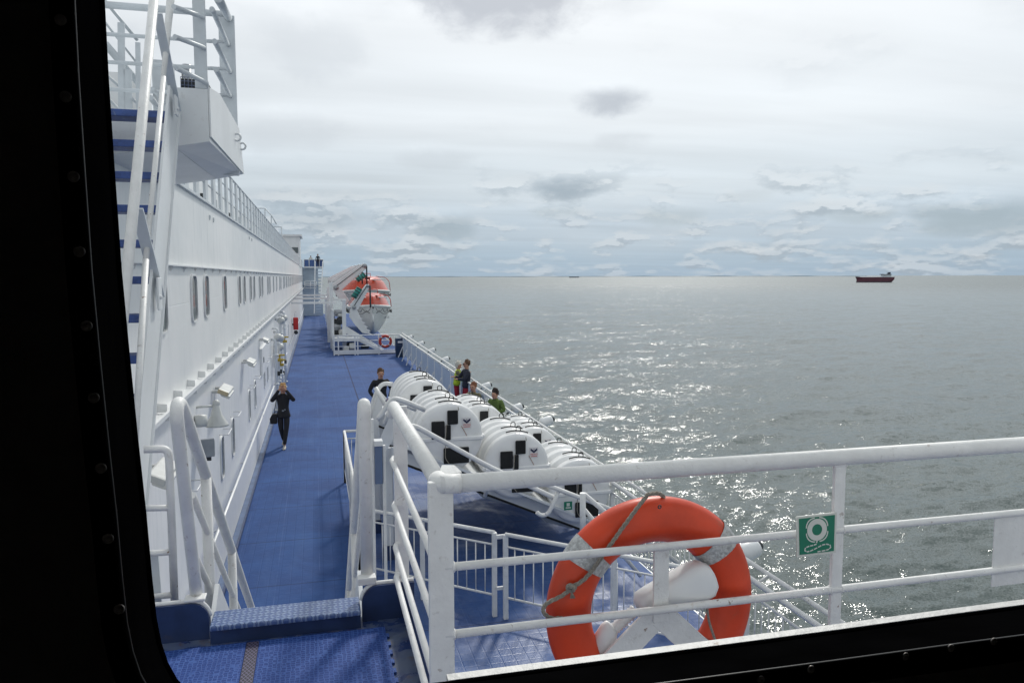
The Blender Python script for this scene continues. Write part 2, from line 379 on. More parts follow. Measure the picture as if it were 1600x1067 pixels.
def platform_mat():
    m = bpy.data.materials.new('worn_wet_blue_steel'); m.use_nodes = True
    t = NT(m.node_tree); b = t.n['Principled BSDF']
    pos = t.add('ShaderNodeNewGeometry').outputs['Position']
    n = t.noise(pos, 6, 6, 0.65, 0.5); n2 = t.noise(pos, 14, 6, 0.7, 0.3)
    c = t.mix(t.ss(n, 0.4, 0.62), (0.02, 0.045, 0.15, 1), (0.10, 0.13, 0.20, 1))
    c = t.mix(t.math('MULTIPLY', t.ss(n2, 0.55, 0.68), 0.6), c, (0.12, 0.065, 0.05, 1))
    t.put(b, 'Base Color', c); t.put(b, 'Roughness', t.ss(n, 0.4, 0.6, 0.18, 0.5))
    return m
M['platform'] = platform_mat()


def sea_mat():
    m = bpy.data.materials.new('sea_water'); m.use_nodes = True
    t = NT(m.node_tree); b = t.n['Principled BSDF']
    geo = t.add('ShaderNodeNewGeometry'); pos = geo.outputs['Position']
    x, y, z = t.sep(pos)
    dist = t.math('SQRT', t.math('ADD', t.math('MULTIPLY', x, x), t.math('MULTIPLY', y, y)))
    patch = t.noise(t.mapping(pos, (0.012, 0.02, 1)), 1.0, 4, 0.6, 0.5)
    c = t.mix(t.ss(patch, 0.35, 0.65), (0.055, 0.077, 0.071, 1), (0.082, 0.104, 0.096, 1))
    t.put(b, 'Base Color', c); t.put(b, 'IOR', 1.333)
    rough = t.ss(dist, 80, 2500, 0.12, 0.28)
    t.put(b, 'Roughness', rough); t.put(b, 'Specular IOR Level', 0.5)
    # wind waves as a slope field: long crests, chop and ripples (the big relief is in the mesh itself)
    def slopes(vec, scale, det, rough, ax, ay):
        nz = t.noise(vec, scale, det, rough, 0.2, out=1)
        r, g, b_ = t.sep(nz)
        return t.math('MULTIPLY', t.math('SUBTRACT', r, 0.5), ax), t.math('MULTIPLY', t.math('SUBTRACT', g, 0.5), ay)
    rot = t.mapping(pos, (0.55, 1.0, 1.0), (0, 0, R(-20)))
    s1 = slopes(rot, 0.22, 3, 0.5, 0.15, 0.40)
    s2 = slopes(rot, 1.15, 3, 0.6, 0.55, 0.86)
    s3 = slopes(pos, 6.0, 1, 0.5, 0.80, 0.95)
    gust = t.ss(patch, 0.3, 0.7, 0.75, 1.2)
    sx_ = t.math('MULTIPLY', t.math('ADD', t.math('ADD', s1[0], s2[0]), s3[0]), gust)
    sy_ = t.math('MULTIPLY', t.math('ADD', t.math('ADD', s1[1], s2[1]), s3[1]), gust)
    add = t.add('ShaderNodeVectorMath', operation='ADD'); t.put(add, 0, geo.outputs['Normal']); t.put(add, 1, t.comb(sx_, sy_, 0.0))
    nm = t.add('ShaderNodeVectorMath', operation='NORMALIZE'); t.put(nm, 0, add.outputs[0])
    t.l.new(nm.outputs[0], b.inputs['Normal'])
    return m
M['sea'] = sea_mat()


def pane_mat():
    m = bpy.data.materials.new('clear_window_glass'); m.use_nodes = True
    t = NT(m.node_tree); t.n.clear()
    out = t.add('ShaderNodeOutputMaterial'); tr = t.add('ShaderNodeBsdfTransparent'); t.put(tr, 0, (0.965, 0.98, 0.98, 1))
    t.l.new(tr.outputs[0], out.inputs[0]); return m
M['pane'] = pane_mat()


# ------------------------------------------------------------------ geometry collector
def V(*a):
    return Vector(a) if len(a) > 1 else Vector(a[0])

class MB:
    def __init__(s):
        s.v = []; s.f = []; s.smooth = []
    def _add(s, vs, fs, sm=False):
        o = len(s.v); s.v += [Vector(p) for p in vs]
        for f in fs: s.f.append([i + o for i in f]); s.smooth.append(sm)
        return s
    def box(s, c, size, rz=0.0, rx=0.0, ry=0.0):
        mt = Matrix.Translation(Vector(c)) @ Matrix.Rotation(rz, 4, 'Z') @ Matrix.Rotation(ry, 4, 'Y') @ Matrix.Rotation(rx, 4, 'X')
        a, b, d = size[0] / 2, size[1] / 2, size[2] / 2
        vs = [mt @ Vector((i * a, j * b, k * d)) for k in (-1, 1) for j in (-1, 1) for i in (-1, 1)]
        return s._add(vs, [(0, 2, 3, 1), (4, 5, 7, 6), (0, 1, 5, 4), (2, 6, 7, 3), (0, 4, 6, 2), (1, 3, 7, 5)])
    def box2(s, lo, hi):
        return s.box(((lo[0] + hi[0]) / 2, (lo[1] + hi[1]) / 2, (lo[2] + hi[2]) / 2), (abs(hi[0] - lo[0]), abs(hi[1] - lo[1]), abs(hi[2] - lo[2])))
    def tube(s, pts, r, n=12, closed=False, caps=True):
        """round pipe through the points (parallel-transport frame); r may be a list"""
        pts = [Vector(p) for p in pts]; k = len(pts)
        rs = r if isinstance(r, (list, tuple)) else [r] * k
        tang = []
        for i in range(k):
            a = pts[(i - 1) % k] if (closed or i > 0) else pts[i]
            b = pts[(i + 1) % k] if (closed or i < k - 1) else pts[i]
            tang.append((b - a).normalized())
        up = Vector((0, 0, 1)) if abs(tang[0].z) < 0.9 else Vector((1, 0, 0))
        nrm = (up - tang[0] * up.dot(tang[0])).normalized()
        vs = []
        for i in range(k):
            nrm = (nrm - tang[i] * nrm.dot(tang[i])).normalized()
            bi = tang[i].cross(nrm)
            for j in range(n):
                a = 2 * PI * j / n
                vs.append(pts[i] + (nrm * math.cos(a) + bi * math.sin(a)) * rs[i])
        fs = []
        for i in range(k if closed else k - 1):
            i2 = (i + 1) % k
            for j in range(n):
                j2 = (j + 1) % n
                fs.append((i * n + j, i * n + j2, i2 * n + j2, i2 * n + j))
        s._add(vs, fs, True)
        if caps and not closed:
            o = len(s.v) - len(vs)
            s.f.append([o + j for j in range(n)][::-1]); s.smooth.append(False)
            s.f.append([o + (k - 1) * n + j for j in range(n)]); s.smooth.append(False)
        return s
    def bar(s, a, b, w, d, up=(0, 0, 1)):
        """flat bar from a to b: width w across (side vector), depth d along the up-ish vector"""
        a = Vector(a); b = Vector(b); t = (b - a).normalized(); up = Vector(up)
        if abs(t.dot(up)) > 0.98: up = Vector((0, 1, 0))
        sd = t.cross(up).normalized(); u2 = sd.cross(t).normalized()
        vs = [p + sd * (i * w / 2) + u2 * (j * d / 2) for p in (a, b) for i, j in ((-1, -1), (1, -1), (1, 1), (-1, 1))]
        return s._add(vs, [(3, 2, 1, 0), (4, 5, 6, 7), (0, 1, 5, 4), (1, 2, 6, 5), (2, 3, 7, 6), (3, 0, 4, 7)])
    def prism(s, poly, off):
        """polygon (3-D points) extruded by the vector off"""
        n = len(poly); poly = [Vector(p) for p in poly]; off = Vector(off)
        vs = poly + [p + off for p in poly]
        fs = [list(range(n))[::-1], list(range(n, 2 * n))] + [(i, (i + 1) % n, n + (i + 1) % n, n + i) for i in range(n)]
        return s._add(vs, fs)
    def quad(s, *p):
        return s._add(p, [tuple(range(len(p)))])
    def sphere(s, c, r, n=12, m=8, sc=(1, 1, 1)):
        vs = []; fs = []
        for i in range(m + 1):
            a = PI * i / m
            for j in range(n):
                b = 2 * PI * j / n
                vs.append(Vector(c) + Vector((sc[0] * r * math.sin(a) * math.cos(b), sc[1] * r * math.sin(a) * math.sin(b), sc[2] * r * math.cos(a))))
        for i in range(m):
            for j in range(n):
                fs.append((i * n + j, i * n + (j + 1) % n, (i + 1) * n + (j + 1) % n, (i + 1) * n + j))
        return s._add(vs, fs, True)
    def lathe(s, prof, c, axis=(0, 0, 1), n=32, a0=0.0, a1=2 * PI):
        """profile of (radius, distance along axis)"""
        ax = Vector(axis).normalized(); u = Vector((0, 0, 1)) if abs(ax.z) < 0.9 else Vector((1, 0, 0))
        u = (u - ax * u.dot(ax)).normalized(); w = ax.cross(u)
        full = abs(a1 - a0 - 2 * PI) < 1e-6
        nn = n if full else n + 1
        vs = [Vector(c) + ax * h + (u * math.cos(a0 + (a1 - a0) * j / n) + w * math.sin(a0 + (a1 - a0) * j / n)) * r for r, h in prof for j in range(nn)]
        fs = []
        for i in range(len(prof) - 1):
            for j in range(n):
                j2 = (j + 1) % nn
                fs.append((i * nn + j, i * nn + j2, (i + 1) * nn + j2, (i + 1) * nn + j))
        return s._add(vs, fs, True)
    def loft(s, rings, closed=True, caps=True, sm=True):
        n = len(rings[0]); vs = [p for r in rings for p in r]; fs = []
        for i in range(len(rings) - 1):
            for j in range(n if closed else n - 1):
                j2 = (j + 1) % n
                fs.append((i * n + j, i * n + j2, (i + 1) * n + j2, (i + 1) * n + j))
        s._add(vs, fs, sm)
        if caps:
            o = len(s.v) - len(vs)
            s.f.append([o + j for j in range(n)][::-1]); s.smooth.append(False)
            s.f.append([o + (len(rings) - 1) * n + j for j in range(n)]); s.smooth.append(False)
        return s
    def torus(s, c, R_, r, axis=(0, 1, 0), n=24, m=8, a0=0, a1=2 * PI, sc=1.0):
        ax = Vector(axis).normalized(); u = Vector((0, 0, 1)) if abs(ax.z) < 0.9 else Vector((1, 0, 0))
        u = (u - ax * u.dot(ax)).normalized(); w = ax.cross(u)
        cl = abs(a1 - a0 - 2 * PI) < 1e-6
        pts = [Vector(c) + (u * math.cos(a0 + (a1 - a0) * i / n) + w * math.sin(a0 + (a1 - a0) * i / n)) * R_ for i in range(n if cl else n + 1)]
        return s.tube(pts, r, m, closed=cl)
    def build(s, name, m, parent=None, bevel=0.0, fix=True):
        me = bpy.data.meshes.new(name)
        off = Vector(parent.get('_org', (0, 0, 0))) if parent is not None else Vector((0, 0, 0))
        if parent is None and s.v:
            lo = Vector((min(p.x for p in s.v), min(p.y for p in s.v), min(p.z for p in s.v)))
            hi = Vector((max(p.x for p in s.v), max(p.y for p in s.v), max(p.z for p in s.v)))
            off = Vector(((lo.x + hi.x) / 2, (lo.y + hi.y) / 2, lo.z))
        me.from_pydata([tuple(p - off) for p in s.v], [], s.f)
        me.polygons.foreach_set('use_smooth', s.smooth)
        if fix:
            bm = bmesh.new(); bm.from_mesh(me); bmesh.ops.recalc_face_normals(bm, faces=bm.faces[:]); bm.to_mesh(me); bm.free()
        me.materials.append(m)
        o = bpy.data.objects.new(name, me); C.objects.link(o)
        if parent is not None:
            o.parent = parent; ORG[o.name] = off
            o['_org'] = tuple(off)
        else:
            o.location = off; o['_org'] = tuple(off)
        if bevel > 0:
            b = o.modifiers.new('bevel', 'BEVEL'); b.width = bevel; b.segments = 2; b.limit_method = 'ANGLE'; b.angle_limit = R(40)
        return o
ORG = {}

def tag(o, label=None, cat=None, group=None, kind=None):
    if label: o['label'] = label
    if cat: o['category'] = cat
    if group: o['group'] = group
    if kind: o['kind'] = kind
    return o
def thing(name, label, cat, loc=(0, 0, 0), group=None):
    o = bpy.data.objects.new(name, None); C.objects.link(o); o.location = loc; o['_org'] = tuple(loc); o.empty_display_size = 0.2
    return tag(o, label, cat, group)
def dup(root, delta, label, group=None):
    """copy of a thing with copies of its parts and sub-parts"""
    def cp(o, par):
        c = o.copy(); C.objects.link(c); c.parent = par
        for ch in list(o.children): cp(ch, c)
        return c
    r = cp(root, None); r.location = Vector(root.location) + Vector(delta)
    r['label'] = label
    if group: r['group'] = group
    return r
def struct(mb, name, m, **k):
    o = mb.build(name, m, **k); o['kind'] = 'structure'; return o
def arc(c, r, a0, a1, n, ux, uy):
    c = Vector(c); ux = Vector(ux); uy = Vector(uy)
    return [c + ux * (r * math.cos(a0 + (a1 - a0) * i / n)) + uy * (r * math.sin(a0 + (a1 - a0) * i / n)) for i in range(n + 1)]
def smooth_path(pts, rad=0.1, n=5):
    """polyline with its inner corners rounded"""
    pts = [Vector(p) for p in pts]; out = [pts[0]]
    for i in range(1, len(pts) - 1):
        a, b, c = pts[i - 1], pts[i], pts[i + 1]
        d1 = min(rad, (a - b).length * 0.49); d2 = min(rad, (c - b).length * 0.49)
        p = b + (a - b).normalized() * d1; q = b + (c - b).normalized() * d2
        for k in range(n + 1):
            t = k / n; out.append(p * (1 - t) ** 2 + b * 2 * t * (1 - t) + q * t * t)
    out.append(pts[-1]); return out
def text_mesh(txt, size, m, parent, origin, ux, uz, name='lettering'):
    cu = bpy.data.curves.new('t', 'FONT'); cu.body = txt; cu.size = size; cu.align_x = 'CENTER'; cu.extrude = 0.0008
    o = bpy.data.objects.new('t', cu); C.objects.link(o)
    dg = bpy.context.evaluated_depsgraph_get(); me = bpy.data.meshes.new_from_object(o.evaluated_get(dg))
    bpy.data.objects.remove(o)
    ux = Vector(ux).normalized(); uz = Vector(uz).normalized(); nn = ux.cross(uz)
    off = Vector(parent['_org'])
    for v in me.vertices:
        v.co = Vector(origin) + ux * v.co.x + uz * v.co.y + nn * v.co.z - off
    me.materials.clear(); me.materials.append(m)
    ob = bpy.data.objects.new(name, me); C.objects.link(ob); ob.parent = parent; ob['_org'] = tuple(off); return ob

D = -4.34        # promenade deck
SEA = -27.0
PF = -1.62       # platform in front of the window
WX = -1.45       # face of the superstructure side
RX = 4.45        # outer rail
#@@SEA
# ================================================================== SEA
def build_sea():
    # rings around the ship out to the horizon, finer close by, with real wave relief near the ship
    from mathutils import noise as mn
    vs = []; fs = []
    nr, na = 260, 420
    a_lo, a_hi = R(-60), R(75)
    cols = na + 1
    import math as _m
    radii = []
    for i in range(nr + 1):
        t = i / nr
        radii.append(45.0 * (1500.0 / 45.0) ** t)
    for r in radii:
        for j in range(cols):
            a = a_lo + (a_hi - a_lo) * j / na
            x = r * math.sin(a); y = r * math.cos(a)
            fade = max(0.0, 1 - r / 1400.0)
            z = 0.0
            if fade > 0:
                xr = x * 0.93 + y * 0.37; yr = -x * 0.37 + y * 0.93
                n1 = mn.noise(Vector((xr * 0.035, yr * 0.075, 0.0)))
                n2 = mn.noise(Vector((xr * 0.11, yr * 0.22, 5.0)))
                n3 = (1 - abs(mn.noise(Vector((xr * 0.22, yr * 0.42, 9.0))))) ** 3 - 0.5
                z = (n1 * 0.55 + n2 * 0.38 + (n3 * 0.30 if r < 500 else 0)) * min(1.0, fade * 2)
            vs.append((x, y, SEA + z))
    for i in range(nr):
        for j in range(na):
            o = i * cols + j
            fs.append((o, o + 1, o + cols + 1, o + cols))
    # far sheet continuing to the horizon
    base = len(vs)
    for r in (1500.0, 4000.0, 12000.0, 40000.0, 120000.0):
        for j in range(cols):
            a = a_lo + (a_hi - a_lo) * j / na
            vs.append((r * math.sin(a), r * math.cos(a), SEA if r > 1500 else SEA))
    for i in range(4):
        for j in range(na):
            o = base + i * cols + j
            fs.append((o, o + 1, o + cols + 1, o + cols))
    me = bpy.data.meshes.new('sea'); me.from_pydata(vs, [], fs)
    me.polygons.foreach_set('use_smooth', [True] * len(fs)); me.materials.append(M['sea'])
    o = bpy.data.objects.new('sea', me); C.objects.link(o); o['kind'] = 'structure'
    # the rest of the sea behind and beside
    mb = MB()
    R1 = 120000.0
    pts = [(0, 0)] + [(R1 * math.sin(a_hi + (2 * PI - a_hi + a_lo) * k / 40), R1 * math.cos(a_hi + (2 * PI - a_hi + a_lo) * k / 40)) for k in range(41)]
    mb._add([(x, y, SEA - 0.02) for x, y in pts], [(0, k, k + 1) for k in range(1, 41)])
    struct(mb, 'sea', M['sea'])
build_sea()
# coast on the horizon, very far and low
mb = MB()
for k in range(60):
    a0 = R(-6 + k * 0.75); a1 = R(-6 + (k + 1) * 0.75)
    h0 = 16 + 14 * math.sin(k * 1.3) * math.sin(k * 0.37); h1 = 16 + 14 * math.sin((k + 1) * 1.3) * math.sin((k + 1) * 0.37)
    r = 24000
    p0 = V(r * math.sin(a0), r * math.cos(a0), SEA - 1); p1 = V(r * math.sin(a1), r * math.cos(a1), SEA - 1)
    q0 = p0 * 1.05; q1 = p1 * 1.05; q0.z = q1.z = SEA - 1
    mb._add([p0, p1, q1, q0, p0 * 1.02 + V(0, 0, h0 + 1), p1 * 1.02 + V(0, 0, h1 + 1)], [(0, 1, 5, 4), (2, 3, 4, 5)])
struct(mb, 'coast', M['land'])
#@@SHIP
# ================================================================== DECKS
mb = MB(); mb.box2((WX - 6, 2.45, D - 0.3), (RX + 0.22, 92, D)); struct(mb, 'promenade_deck', M['deck'])
mb = MB(); mb.box2((WX - 6, -6, D - 0.3), (RX + 0.22, 2.45, D)); struct(mb, 'promenade_deck', M['deck'])
# gutter bar and pale strip along the foot of the superstructure
mb = MB(); mb.box2((WX + 0.11, 5.5, D), (WX + 0.14, 91, D + 0.05)); struct(mb, 'deck_edge_strip', M['bluedark'])
mb = MB(); mb.box2((WX + 0.003, 5.5, D), (WX + 0.108, 91, D + 0.012)); struct(mb, 'deck_edge_strip', mat('gutter_paint', (0.09, 0.14, 0.26), 0.4, var=0.2))
# platform outside the window
mb = MB(); mb.box2((WX - 2, -0.2 + 0.9, PF - 0.14), (0.42, 3.62, PF)); struct(mb, 'platform_deck', M['platform'])
mb = MB(); mb.box2((0.42, 0.7, PF - 0.14), (4.6, 2.26, PF)); struct(mb, 'platform_deck', M['platform'])
mb = MB(); mb.box2((WX + 0.05, 1.2, PF), (-0.335, 3.46, PF + 0.012)); struct(mb, 'floor_mat', M['mat'])
mb = MB()
mb.box2((-0.28, 1.2, PF), (0.27, 3.46, PF + 0.012))
for k in range(28):
    y = 1.2 + k * 0.08
    mb.box2((0.27, y, PF), (0.283, y + 0.035, PF + 0.010))
struct(mb, 'floor_mat', M['mat'])
mb = MB(); mb.box2((-0.333, 1.2, PF), (-0.282, 3.46, PF + 0.010)); struct(mb, 'floor_drain', M['drain'])

# hull side under the deck edge, down to the water
t = thing('ferry_hull', 'tall ferry side below the deck edge', 'hull', (RX, 40, SEA - 1))
mb = MB(); mb.box2((RX + 0.02, -20, SEA - 2), (RX + 0.2, 95, D - 0.31)); mb.build('hull_side', M['hull'], t)
mb = MB(); mb.box2((RX - 0.02, -20, D - 0.305), (RX + 0.26, 95, D - 0.02)); mb.build('deck_edge', M['clean'], t)

# ================================================================== SUPERSTRUCTURE SIDE
ss = thing('superstructure', 'long white superstructure side with narrow rounded windows beside the blue walkway', 'ship superstructure', (WX, 45, D))
mb = MB(); mb.box2((WX - 0.2, 3.8, D), (WX, 91, 1.0)); mb.build('side_wall', M['wall'], ss)
mb = MB(); mb.box2((WX - 6, 3.8, 0.85), (WX - 0.201, 91, 0.95)); mb.build('upper_deck_slab', M['grey_and_shade'], ss)
mb = MB(); mb.box2((WX - 0.01, 3.8, 1.0), (WX + 0.035, 91, 1.03)); mb.build('coping', M['grey_and_shade'], ss)
# drip ledge above the upper windows with small knees under it
mb = MB(); mb.box2((WX, 3.8, 0.110), (WX + 0.05, 91, 0.124))
y = 5.2
while y < 90:
    mb.prism([(WX, y, 0.110), (WX + 0.045, y, 0.110), (WX, y, 0.05)], (0, 0.012, 0)); y += 0.83
mb.build('drip_ledge', M['clean'], ss)
# ledge between the two decks with plate knees above it
mb = MB(); mb.box2((WX + 0.085, 3.8, -1.275), (WX + 0.115, 91, -1.235)); mb.box2((WX, 3.8, -1.268), (WX + 0.085, 91, -1.258))
y = 5.05
while y < 90:
    mb.prism([(WX, y, -1.25), (WX + 0.085, y, -1.25), (WX + 0.085, y, -1.175), (WX, y, -1.165)], (0, 0.010, 0))
    mb.box2((WX, y, -1.33), (WX + 0.10, y + 0.012, -1.28)); y += 0.85
mb.build('rubbing_ledge', M['clean'], ss)
# windows
def rr_ring(yc, zc, w, h, r, off=0.0, n=6):
    pts = []
    for cx, cz, a in ((w / 2 - r, h / 2 - r, 0), (-w / 2 + r, h / 2 - r, PI / 2), (-w / 2 + r, -h / 2 + r, PI), (w / 2 - r, -h / 2 + r, 1.5 * PI)):
        for k in range(n + 1):
            b = a + PI / 2 * k / n
            pts.append(V(WX + off, yc + cx + r * math.cos(b), zc + cz + r * math.sin(b)))
    return pts
def ship_window(yc, zc, w=0.40, h=0.54):
    out = MB(); r = 0.10
    o1 = rr_ring(yc, zc, w + 0.04, h + 0.04, r + 0.02, 0.001); o2 = rr_ring(yc, zc, w + 0.04, h + 0.04, r + 0.02, 0.022)
    i2 = rr_ring(yc, zc, w, h, r, 0.022); i1 = rr_ring(yc, zc, w, h, r, 0.006)
    out.loft([o1, o2, i2, i1], True, False, False)
    f = out.build('window', M['clean'], ss)
    g = MB(); g._add(rr_ring(yc, zc, w, h, r, 0.006), [tuple(range(28))]); g.build('pane', M['glass'], f)
wy = [8.0, 10.0, 11.08, 13.23, 15.7, 16.74, 18.3, 19.31, 21.2, 22.2, 24.7, 25.75, 27.9, 30.1, 32.6, 33.8, 36.4]
k = 0
while wy[-1] < 86: wy.append(wy[-1] + (1.1 if k % 2 == 0 else 2.1)); k += 1
for y in wy: ship_window(y, -0.262)
for y in (9.1, 12.2, 13.75, 17.1, 18.7, 22.0, 23.4, 27.0, 31.0, 36.0, 41.0, 47.0, 53.0):
    ship_window(y, -2.73, 0.34, 0.62)
    m = MB(); zz = -2.34
    m.tube([(WX, y - 0.24, zz), (WX + 0.13, y - 0.24, zz), (WX + 0.13, y + 0.24, zz), (WX, y + 0.24, zz)], 0.008, 6)
    m.build('rain_bracket', M['clean'], ss)
# draught marks: paired rings high on the side
for u, v in ((327, 339), (333, 343), (389, 371), (393, 374)):
    m = MB(); p = at(u, v, X=WX); m.torus((WX + 0.01, p.y, p.z), 0.035, 0.006, (1, 0, 0), 14, 5); m.build('lifting_eye', M['grey_and_shade'], ss)
# handrail low on the side
mb = MB(); mb.tube([(WX + 0.09, 4.0, -3.43), (WX + 0.09, 25.0, -3.43)], 0.022, 10); mb.tube([(WX + 0.09, 29, -3.43), (WX + 0.09, 36.0, -3.43)], 0.022, 10); mb.tube([(WX + 0.09, 40, -3.43), (WX + 0.09, 88.0, -3.43)], 0.022, 10)
for k in range(5, 88, 2):
    if not (25 < k < 29 or 36 < k < 40): mb.tube([(WX, k, -3.5), (WX + 0.09, k, -3.45)], 0.010, 6)
mb.build('side_handrail', M['clean'], ss)

# upper deck railing on top of the side
t = thing('upper_deck_railing', 'grey railing of flat posts along the top edge of the white superstructure', 'railing', (WX, 45, 1.03))
mb = MB(); mb.tube([(WX, 8.0, 1.76), (WX, 90, 1.76)], 0.020, 8); mb.build('top_rail', M['grey_and_shade'], t)
mb = MB()
for z in (1.28, 1.52): mb.tube([(WX, 8.0, z), (WX, 90, z)], 0.010, 6)
mb.build('middle_rail', M['grey_and_shade'], t)
y = 9.7; k = 0
while y < 89 and k < 95:
    mb = MB(); mb.box((WX, y, 1.385), (0.035, 0.26, 0.71)); mb.build('post', M['grey_and_shade'], t); y += 0.86; k += 1

# deckhouse behind that railing
t = thing('deckhouse', 'white deckhouse wall with doors and vents set back behind the upper railing', 'deckhouse', (-3.3, 30, 0.95))
mb = MB(); mb.box2((-5.5, 10.0, 0.95), (-3.2, 70, 2.9)); mb.build('wall', M['clean'], t)
for y in (9.0, 10.2, 12.5, 16.0, 21.0, 27.0, 35.0, 46.0):
    mb = MB(); mb.box2((-3.199, y, 1.15), (-3.17, y + 0.75, 2.55)); mb.build('door', M['metal'], t)
for y in (8.0, 11.3, 14.3, 18.5, 24.0, 31.0, 40.0):
    mb = MB(); mb.box2((-3.199, y, 1.5), (-3.12, y + 0.6, 2.4))
    for q in range(7): mb.box((-3.11, y + 0.3, 1.56 + q * 0.12), (0.03, 0.6, 0.05), ry=0.5)
    mb.build('vent', M['dark'], t)
# aft house
t = thing('aft_house', 'small white house with a dark window standing at the far end of the superstructure', 'deckhouse', (-2.2, 74, 1.0))
p0 = at(447, 368, Y=74); p1 = at(468, 368, Y=74); p2 = at(468, 425, Y=74)
mb = MB(); mb.box2((p0.x - 2, 74, 0.9), (p1.x, 79, p1.z)); mb.box2((p0.x - 2, 73.8, p1.z - 0.05), (p1.x + 0.2, 79.2, p1.z + 0.12)); mb.build('wall', M['white'], t)
q0 = at(456, 386, Y=73.98); q1 = at(466, 395, Y=73.98)
mb = MB(); mb.box2((q0.x, 73.96, q1.z), (q1.x, 74.0, q0.z)); mb.build('window', M['glass'], t)
# tall frame railing above the railing, far along the upper deck
t = thing('roof_railing', 'thin railing on the deckhouse roof above the upper rail', 'railing', (-1.6, 38, 1.0))
mb = MB()
for u, v0, v1 in ((398, 325, 345), (414, 325, 350), (424, 337, 360), (426, 352, 375), (440, 354, 372)):
    a = at(u, v0, Y=40); b = at(u, v1 + 25, Y=40); mb.tube([a, b], 0.03, 6)
mb.tube([at(398, 325, Y=40), at(414, 325, Y=40), at(425, 337, Y=40), at(432, 350, Y=40)], 0.03, 6)
mb.tube([at(426, 354, Y=40), at(440, 354, Y=40)], 0.035, 6)
mb.build('railing_frame', M['grey_and_shade'], t)

# ---- fittings on the side wall
def wall_lamp(u, v, label, L=0.62):
    p = at(u, v, X=WX + 0.16)
    t = thing('wall_lamp', label, 'lamp', p, 'lamps on the white ship side')
    mb = MB(); mb.box(p, (0.16, L, 0.07), ry=R(25)); mb.build('housing', M['wallstuff'], t, bevel=0.015)
    mb = MB(); mb.box(p + V(0.025, 0, -0.05), (0.13, L * 0.92, 0.05), ry=R(25)); mb.build('diffuser', M['lens'], t, bevel=0.015)
    for s in (-1, 1):
        mb = MB(); mb.box(p + V(0, s * L / 2, 0.0), (0.15, 0.018, 0.06), ry=R(25)); mb.build('end_cap', M['tan'] if u == 352 else M['wallstuff'], t, bevel=0.01)
        mb = MB(); mb.box2((WX, p.y + s * L * 0.3 - 0.02, p.z - 0.02), (p.x, p.y + s * L * 0.3 + 0.02, p.z + 0.02)); mb.build('bracket', M['wallstuff'], t)
wall_lamp(352, 608, 'oblong wall lamp with yellowed ends just above the cone loudspeaker')
wall_lamp(392, 564, 'oblong white wall lamp between the yellowed lamp and the locker door')
wall_lamp(415, 530, 'farthest oblong white wall lamp, just before the cluster of pipes', 0.5)
wall_lamp(254, 735, 'oblong white wall lamp behind the small rung ladder', 0.6)
# cone floodlight
p = at(338, 648, X=WX + 0.22)
t = thing('loudspeaker', 'white cone shaped loudspeaker facing down on the ship side', 'loudspeaker', p)
mb = MB(); mb.lathe([(0.035, 0.13), (0.045, 0.10), (0.07, 0.0), (0.135, -0.11), (0.14, -0.13), (0.12, -0.125), (0.0, -0.06)], p, (0, 0, 1), 20); mb.build('horn', M['wallstuff'], t)
mb = MB(); mb.sphere(p + V(0, 0, 0.15), 0.045, 10, 8); mb.tube([p + V(0, 0, 0.12), p + V(-0.22, -0.06, 0.12)], 0.015, 6); mb.build('driver', M['wallstuff'], t)
mb = MB(); mb.lathe([(0.0, -0.07), (0.07, -0.06), (0.08, 0), (0.07, 0.07), (0.0, 0.08)], p + V(-0.15, -0.25, -0.02), (0, 0, 1), 14); mb.build('junction_box', M['wallstuff'], t)
# floodlight
p = at(325, 698, X=WX + 0.14)
t = thing('floodlight', 'square grey and white floodlight facing along the walkway on the ship side', 'floodlight', p)
mb = MB(); mb.box(p + V(0.0, -0.08, 0.01), (0.16, 0.03, 0.22), rz=R(20)); mb.build('lamp_face', M['metal'], t, bevel=0.006)
mb = MB(); mb.loft([[p + V(x * s, 0.0 + y, z * s) for x, z in ((-0.08, -0.09), (0.08, -0.09), (0.08, 0.09), (-0.08, 0.09))] for y, s in ((-0.06, 1), (0.04, 0.9), (0.14, 0.45))], True, True, False); mb.build('housing', M['wallstuff'], t)
mb = MB(); mb.box2((WX, p.y - 0.02, p.z - 0.16), (p.x + 0.03, p.y + 0.02, p.z - 0.12)); mb.build('bracket', M['dark'], t)
# pipes with valves in the middle distance
t = thing('pipe_cluster', 'upright white pipes with yellow valves standing against the ship side', 'pipework', (WX + 0.15, 26, D))
for i, (y, r, top) in enumerate(((25.6, 0.05, -2.0), (26.3, 0.035, -1.7), (27.1, 0.06, -1.85), (28.2, 0.045, -1.5), (29.4, 0.05, -1.6), (31.0, 0.04, -1.5), (32.6, 0.05, -1.45))):
    mb = MB(); xx = WX + 0.14 + 0.05 * (i % 2)
    mb.tube(smooth_path([(xx, y, D), (xx, y, top), (WX - 0.01, y + 0.1, top)], 0.1), r, 10)
    for z in (D + 0.05, D + 0.9, top - 0.5): mb.lathe([(r, -0.02), (r * 1.8, -0.02), (r * 1.8, 0.02), (r, 0.02)], (xx, y, z), (0, 0, 1), 12)
    mb.build('pipe', M['white'], t)
for y, z in ((26.0, -2.55), (29.8, -2.25), (26.4, -2.75)):
    mb = MB(); xx = WX + 0.26
    mb.box((xx, y, z), (0.28, 0.10, 0.05)); mb.box((xx - 0.02, y, z - 0.16), (0.2, 0.16, 0.08)); mb.tube([(xx - 0.02, y, z), (xx - 0.02, y, z - 0.15)], 0.03, 8); mb.build('valve', M['yellow'], t, bevel=0.01)
